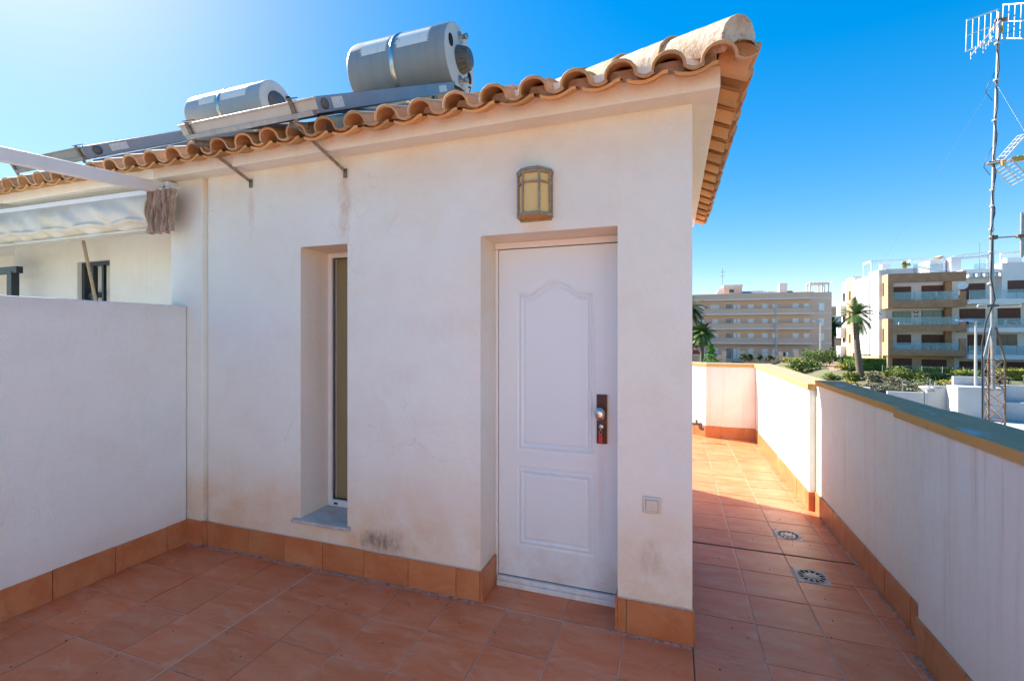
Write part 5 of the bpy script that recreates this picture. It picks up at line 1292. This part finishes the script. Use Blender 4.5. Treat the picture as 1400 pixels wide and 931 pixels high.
# ================================================================== RETAINING WALLS, FENCES
rw = thing('retaining_wall', 'stepped white retaining wall at the foot of the white apartment building', 'wall', (28, 50, -5.5))
zx = lambda x, y: oy(x, y, 50)
m = MB(); m.box(zx(1268, 520)[0], 50.05, -5.6, zx(1304, 520)[0], 50.35, zx(1285, 528)[1]); m.box(zx(1304, 520)[0], 50.05, -5.6, zx(1353, 520)[0], 50.35, zx(1320, 515)[1]); m.box(zx(1353, 520)[0], 50.05, -5.6, 46, 50.35, zx(1353, 526)[1])
m.box(zx(1214, 536)[0], 50.05, -5.6, zx(1268, 520)[0], 50.35, zx(1240, 536)[1]); m.build('rear_section', M['retain'], rw, bevel=.03)
m = MB(); xa_, xb_ = zx(1312, 520)[0]-.9, zx(1390, 520)[0]-1.7; m.box(xa_, 48.3, -5.6, xb_, 50.0, -2.85); m.build('front_section', M['retain'], rw, bevel=.03)
m = MB(); m.box(xb_, 48.9, -5.6, 46, 50.0, -4.05); m.build('low_section', M['retain'], rw, bevel=.03)
cw = thing('kerb_wall', 'short low white garden wall just above the coping, below the tall palm', 'wall', (16, 50, -4))
m = MB(); m.bar((13.6, 52.6, -3.5), (15.3, 49.2, -3.5), .35, 1.0); m.bar((15.3, 49.2, -3.7), (16.4, 49.0, -3.7), .35, 1.0); m.build('wall', M['whitewall'], cw)
hw = thing('path_wall', 'low white wall under the clipped hedge beside the path', 'wall', (20, 75, -4))
m = MB(); m.bar((oy(1180, 500, 70)[0]-.9, 70, -3.9), (oy(1145, 500, 92)[0]-.9, 92, -3.9), .3, .8); m.build('wall', M['whitewall'], hw)
def post_fence(name, label, pts, h, group=None, dens=1.6):
    t = thing(name, label, 'fence', (pts[0][0], pts[0][1], pts[0][2]), group)
    mp = MB(); mr = MB()
    for i in range(len(pts)-1):
        a = Vector(pts[i]); b = Vector(pts[i+1]); L = (b-a).length; n = max(1, int(L/dens))
        for k_ in range(n+1): p = a.lerp(b, k_/n); mp.tube([p, p+Vector((0, 0, h))], .035, 6)
        for q in (.25, .5, .75, .98): mr.bar(a+Vector((0, 0, h*q)), b+Vector((0, 0, h*q)), .012, .012)
        kx = int(L/.22)
        for k_ in range(kx): p = a.lerp(b, k_/kx); mr.bar(p+Vector((0, 0, .05)), p+Vector((0, 0, h)), .006, .006, (1, 0, 0))
    mp.build('posts', M['lamppole'], t); mr.build('mesh_panel', M['galv'], t)
post_fence('wire_fence', 'grey wire mesh fence descending beside the path behind the coping', [(13.4, 74, -5.0), (12.3, 62, -5.2), (13.2, 52, -5.0)], 1.3)
post_fence('wire_fence', 'wire mesh fence along the foot of the shrubs below the apartment building', [(15.2, 53.2, -5.1), (18.0, 52.3, -4.7), (21.6, 51.2, -4.0)], 1.5)
post_fence('wire_fence', 'wire mesh fence along the top of the white retaining wall', [(21.8, 50.9, -3.8), (30, 50.9, -3.8), (44, 50.9, -3.8)], 1.1)
post_fence('wire_fence', 'grey garden fence in front of the ground floor of the white building', [(23.5, 66.5, -3.2), (33, 66.5, -3.2), (44, 66.5, -3.2)], 1.0)

# ================================================================== PLANTS
def hedge(x0, y0, x1, y1, z0, h, wd, n, size, mat, label, seed, group=None):
    rnd = random.Random(seed); t = thing('hedge', label, 'hedge', ((x0+x1)/2, (y0+y1)/2, z0), group); m = MB(); a = Vector((x0, y0, z0)); b = Vector((x1, y1, z0)); d = (b-a).normalized(); s_ = Vector((-d.y, d.x, 0))
    c = (a+b)/2+Vector((0, 0, h/2)); L = (b-a).length
    m.obox(c, L-.15, wd-.15, h-.12, d, s_, (0, 0, 1))
    for i in range(n):
        u_, v_, w_ = rnd.uniform(-.5, .5), rnd.uniform(-.5, .5), rnd.uniform(-.5, .5); k_ = rnd.choice([0, 0, 1, 1, 2])
        if k_ == 0: v_ = rnd.choice([-.5, .5])
        elif k_ == 1: w_ = .5
        else: u_ = rnd.choice([-.5, .5])
        p = c+d*u_*L+s_*v_*wd+Vector((0, 0, w_*h)); e1 = Vector((rnd.uniform(-1, 1), rnd.uniform(-1, 1), rnd.uniform(-1, 1))).normalized(); e2 = e1.cross(Vector((rnd.uniform(-1, 1), rnd.uniform(-1, 1), rnd.uniform(-1, 1)))).normalized(); q = size*rnd.uniform(.6, 1.4)
        m.add([p-e1*q, p+e2*q*.6, p+e1*q, p-e2*q*.6], [(0, 1, 2, 3)])
    m.build('foliage', mat, t, recalc=False); return t
hedge(oy(1180, 500, 71)[0], 71, oy(1145, 500, 92)[0], 92, -3.7, 1.9, .9, 4500, .13, M['hedge'], 'tall clipped green hedge along the path left of the palm', 1)
hedge(22.3, 69.5, 24.8, 69.5, -3.3, 1.7, .8, 1500, .12, M['hedge'], 'clipped hedge behind the tall palm trunk, by the shed', 2)
hedge(26.3, 68.6, 27.0, 68.6, -3.2, .8, .8, 500, .12, M['leafdark'], 'small dark clipped hedge at the left corner of the ground floor terrace', 3)
hedge(27.9, 68.6, 31.0, 68.6, -3.2, .7, .8, 1500, .12, M['hedge'], 'clipped hedge before the first ground floor shutter', 4)
hedge(31.7, 68.6, 36.2, 68.6, -3.2, .65, .8, 2000, .12, M['hedge'], 'clipped hedge before the double ground floor shutter', 5)
hedge(32.2, 62.5, 44, 62.5, -3.2, 1.0, .9, 4500, .12, M['leafyel'], 'long yellow-green hedge above the retaining wall behind the mast', 6)
hedge(33.2, 64.8, 35.6, 64.8, -3.2, 1.0, .9, 1500, .13, M['leafdark'], 'tall dark hedge behind the street lamp, below the white balcony', 7)
rnd = random.Random(11)
G1 = 'shrubs on the slope below the white building'
sl_ = [(18.6, 60.5, 1.2, 1.5, 'leafyel', 'yellow-green shrub at the foot of the tall palm'), (20.3, 59.5, 1.5, 1.6, 'leafgrey', 'dry grey-brown shrub right of the tall palm'),
       (19.0, 55.6, 1.4, 1.4, 'leafgrey', 'low dry shrub above the short white wall'), (20.8, 55, 1.5, 1.5, 'leafgrey', 'low dry shrub behind the lower wire fence'),
       (22.3, 60.5, 1.7, 1.9, 'leafyel', 'wide yellow shrub in the middle of the slope'), (24.3, 60.5, 1.7, 2.0, 'leafyel', 'large yellow shrub below the tan frame corner'),
       (22.6, 54.2, 1.5, 1.5, 'leafgrey', 'grey-brown shrub behind the saucer lamp'), (26.2, 60, 1.5, 1.8, 'leafmid', 'green shrub below the first ground floor shutter'), (28.3, 60.2, 1.8, 2.1, 'leafmid', 'large green shrub below the double shutter'),
       (24.6, 54.3, 1.4, 1.3, 'leafgrey', 'grey-green shrub at the left end of the retaining wall'), (30.2, 59.8, 1.6, 1.8, 'leafgrey', 'silvery shrub above the retaining wall step')]
for i, (x_, y_, r_, h_, mt_, lb_) in enumerate(sl_):
    shrub('shrub', lb_, 'shrub', x_, y_, ground(x_, y_)-.1, r_*.85, h_*.68, [M[mt_], M['leafmid'] if mt_ != 'leafgrey' else M['leafgrey']], 900, .13, G1, 20+i, 22)
rnd2 = random.Random(91)
spots_ = [(17.2, 62.5, 'spiky olive shrub just left of the tall palm foot', 'leafmid'), (17.6, 57.5, 'straggly olive shrub before the tall palm', 'leafyel'), (21.6, 57.5, 'straw-coloured shrub in the middle of the slope', 'leafgrey'), (23.6, 57.2, 'rounded olive shrub above the saucer lamp', 'leafmid'),
  (25.4, 56.8, 'loose yellow shrub left of the wall step', 'leafyel'), (27.0, 55.4, 'low straw-coloured shrub by the wall step', 'leafgrey'), (20.0, 52.9, 'low grey shrub behind the short white wall end', 'leafgrey'), (26.6, 52.8, 'flat grey shrub on the rim of the retaining wall', 'leafgrey'), (24.0, 64, 'tall olive shrub before the garden fence corner', 'leafmid'), (29.8, 64, 'bright yellow shrub before the garden fence', 'leafyel')]
for i, (x_, y_, lb_, mt_) in enumerate(spots_): shrub('shrub', lb_, 'shrub', x_, y_, ground(x_, y_)-.1, 1.2, 1.05, M[mt_], 800, .12, G1, 120+i, 20)
hedge(28.9, 52.2, 44, 52.2, -3.5, 1.45, 1.4, 5000, .13, M['leafgrey'], 'long rough grey-green hedge on top of the retaining wall', 9)
G2 = 'bushes by the path to the pink block'
for i, (x_, y_, r_, h_, mt_, lb_) in enumerate([(oy(1098, 500, 74)[0], 74, 2.0, 2.0, 'leafmid', 'large round green bush left of the slim lamp post foot'), (oy(1119, 500, 78)[0], 78, 2.2, 2.7, 'leafmid', 'large olive bush right behind the second lamp post'), (oy(1084, 500, 84)[0], 84, 1.7, 1.6, 'leafyel', 'yellow bush left of the lamp post, near the gate'), (oy(1134, 500, 84)[0], 84, 1.4, 2.4, 'leafdark', 'dark green bush at the right of the olive bushes'), (oy(1152, 500, 70)[0], 70, .9, .8, 'leafyel', 'low yellow-green bush at the edge of the path'), (oy(1165, 500, 64)[0], 64, .5, .9, 'leafdark', 'small dark ball bush beside the palm trunk')]):
    shrub('bush', lb_, 'bush', x_, y_, ground(x_, y_), r_, h_, M[mt_], 1500 if r_ > 1.4 else 600, .16, G2, 50+i, 26)
for i, (px_, r_, lb_) in enumerate([(1018, .9, 'small dark round bush nearest the white gateposts'), (1026, .8, 'second small dark round bush on the pink wall bank'), (1039, .6, 'tiny dark round bush mid way along the pink wall'), (1052, 1.0, 'dark round bush left of the round road sign')]):
    x_, z_ = oy(px_, 492, YW-1); shrub('bush', lb_, 'bush', x_, YW-1, z_-.3, r_, 1.4, M['leafdark'], 260, .16, 'small round bushes before the pink wall', 70+i, 8)
# trees
palm('tall_palm', 'tall slim fan palm in front of the white apartment building', 20.0, 62, -4.1, 7.7, .36, .23, 2.35, 34, M['palmleaf2'], (-.55, 0), 4, None, 1.3)
palm('round_palm', 'bushy palm with a full crown beside the room corner, behind the coping', oy(960, 460, 72)[0], 72, -5, 6.5, .28, .22, 2.1, 90, M['palmleaf2'], (0, 0), 8, 'palms before the pink block', 1.2)
palm('round_palm', 'dark palm half hidden by the room corner, higher than its neighbour', oy(943, 420, 74)[0], 74, -5, 10.2, .3, .25, 2.6, 70, M['palmleaf'], (0, 0), 9, 'palms before the pink block', 1.2)
palm('round_palm', 'low dark palm half hidden by the room corner, below the taller one', oy(945, 462, 78)[0], 78, -5, 6.2, .3, .25, 2.2, 70, M['palmleaf'], (0, 0), 19, 'palms before the pink block', 1.2)
xq, zq = oy(1148, 440, 112); palm('garden_palm', 'dark palm between the two apartment buildings, left one', xq-1.2, 112, -4.5, 7.5, .3, .25, 2.6, 60, M['palmleaf'], (0, 0), 12, 'palms far between the buildings')
palm('garden_palm', 'pale green palm between the two apartment buildings, right one', xq+1.0, 108, -4.5, 6.3, .3, .25, 2.6, 60, M['palmleaf2'], (0, 0), 13, 'palms far between the buildings')
x_, z_ = oy(972, 480, 70); t = thing('young_tree', 'small bright green cone shaped tree just above the far coping', 'tree', (x_, 70, -5)); m = MB(); rnd = random.Random(77)
m.tube([(x_, 70, -5), (x_, 70, -1.2)], [.1, .03], 6); m.build('trunk', M['bark'], t); m = MB()
for i in range(1700):
    q = rnd.random()**.8; r_ = 1.75*(1-q*.9)*rnd.random()**.4*(1+.35*math.sin(q*40)); a_ = rnd.uniform(0, 6.28); p = Vector((x_+r_*math.cos(a_), 70+r_*math.sin(a_), -4.4+4.5*q)); leaves(m, p, (.05, .05, .05), 1, .13, rnd)
m.build('crown', M['leafbright'], t, recalc=False)

# ================================================================== STREET LAMPS AND SIGN
def lamp(label, x, y, z0, h, r, arm, kind, group='slim grey street lamps'):
    t = thing('street_lamp', label, 'street lamp', (x, y, z0), group)
    m = MB(); m.tube([(x, y, z0), (x, y, z0+h*.3), (x, y, z0+h)], [r*1.4, r*1.2, r*.7], 10); m.tube([(x, y, z0), (x, y, z0+.6)], r*1.8, 10); m.build('pole', M['lamppole'], t)
    m = MB(); s_ = arm
    v = [(0, 0, .0), (-s_*.3, 0, .10), (-s_, 0, .04), (-s_*1.12, 0, -.06), (-s_*.6, 0, -.12), (.15, 0, -.10), (.2, 0, -.02)]
    m.poly_prism([(x+a, y-.18, z0+h+c+.05) for a, b, c in v], (0, .36, 0)); hd_ = m.build('lamp_head', M[kind], t, bevel=.04)
    m = MB(); m.box(x-s_*1.0, y-.14, z0+h-.08, x-s_*.15, y+.14, z0+h-.045); m.build('lens', M['white'], hd_)
x_, z_ = oy(1334, 438, 50.0); 
def atd(x, y, d): return P(x, y, d)
p = atd(1334, 568, 39); zt_ = atd(1335, 438, 39).z; lamp('tall grey street lamp with a blue-topped head just left of the lattice mast', p.x, p.y, -5.5, zt_+5.5, .10, 1.25, 'bluelamp')
p = atd(1121.5, 512, 74); zt_ = atd(1121.5, 439, 74).z; lamp('slim street lamp with a blue head before the right end of the pink block', p.x, p.y, -5.0, zt_+5.0, .10, .9, 'bluelamp')
p = atd(1061, 497, 88); zt_ = atd(1061, 414, 88).z; lamp('tall slim street lamp in the middle of the pink block with a pale flat head', p.x, p.y, -4.7, zt_+4.7, .11, .7, 'lamppole')
rs = thing('road_sign', 'round pale red road sign at the foot of the middle street lamp', 'sign', (p.x, p.y-.6, -4.7))
q = atd(1060.5, 491, 85); m = MB(); m.tube([(q.x, q.y, -4.8), (q.x, q.y, q.z)], .04, 6); m.build('post', M['lamppole'], rs)
m = MB(); m.lathe((q.x, q.y-.05, q.z), (0, -1, 0), [(0, .01), (0, .34), (.02, .34), (.02, .01)], 24); sg = m.build('disc', M['signred'], rs)
m = MB(); m.box(q.x-.2, q.y-.085, q.z-.05, q.x+.2, q.y-.072, q.z+.05); m.build('white_bar', M['white'], sg)
gl = thing('saucer_lamp', 'garden lamp with two pale saucer shaped heads on one post before the retaining wall', 'lamp', (19, 40, -5.5))
q = atd(1263.5, 545, 39); m = MB(); m.tube([(q.x, q.y, -5.5), (q.x, q.y, q.z+.6)], .05, 8); q1 = atd(1279, 534, 38.5); m.tube([(q.x, q.y, q1.z-.05), (q1.x, q1.y, q1.z-.05)], .03, 6); m.build('post', M['blackpl'], gl)
for (qq, mm_) in ((atd(1264, 533, 39), 'white'), (q1, 'galv')):
    m = MB(); m.lathe((qq.x, qq.y, qq.z), (0, 0, 1), [(-.15, .05), (0, .15), (.22, .38), (.26, .40), (.30, .30), (.33, .01)], 20); m.build('saucer_head', M[mm_], gl)
sh = thing('garden_shed', 'small grey garden shed with a pitched roof behind the hedge', 'shed', (23, 71, -3.2))
q = atd(1188, 500, 66); m = MB(); m.box(q.x-.9, q.y, -3.4, q.x+.9, q.y+1.5, q.z+.1); m.build('wall', M['galv'], sh); m = MB(); m.poly_prism([(q.x-1.1, q.y-.1, q.z+.1), (q.x+1.1, q.y-.1, q.z+.1), (q.x+.6, q.y-.1, q.z+.5), (q.x-.5, q.y-.1, q.z+.55)], (0, 1.7, 0)); m.build('roof', M['whitewall'], sh)
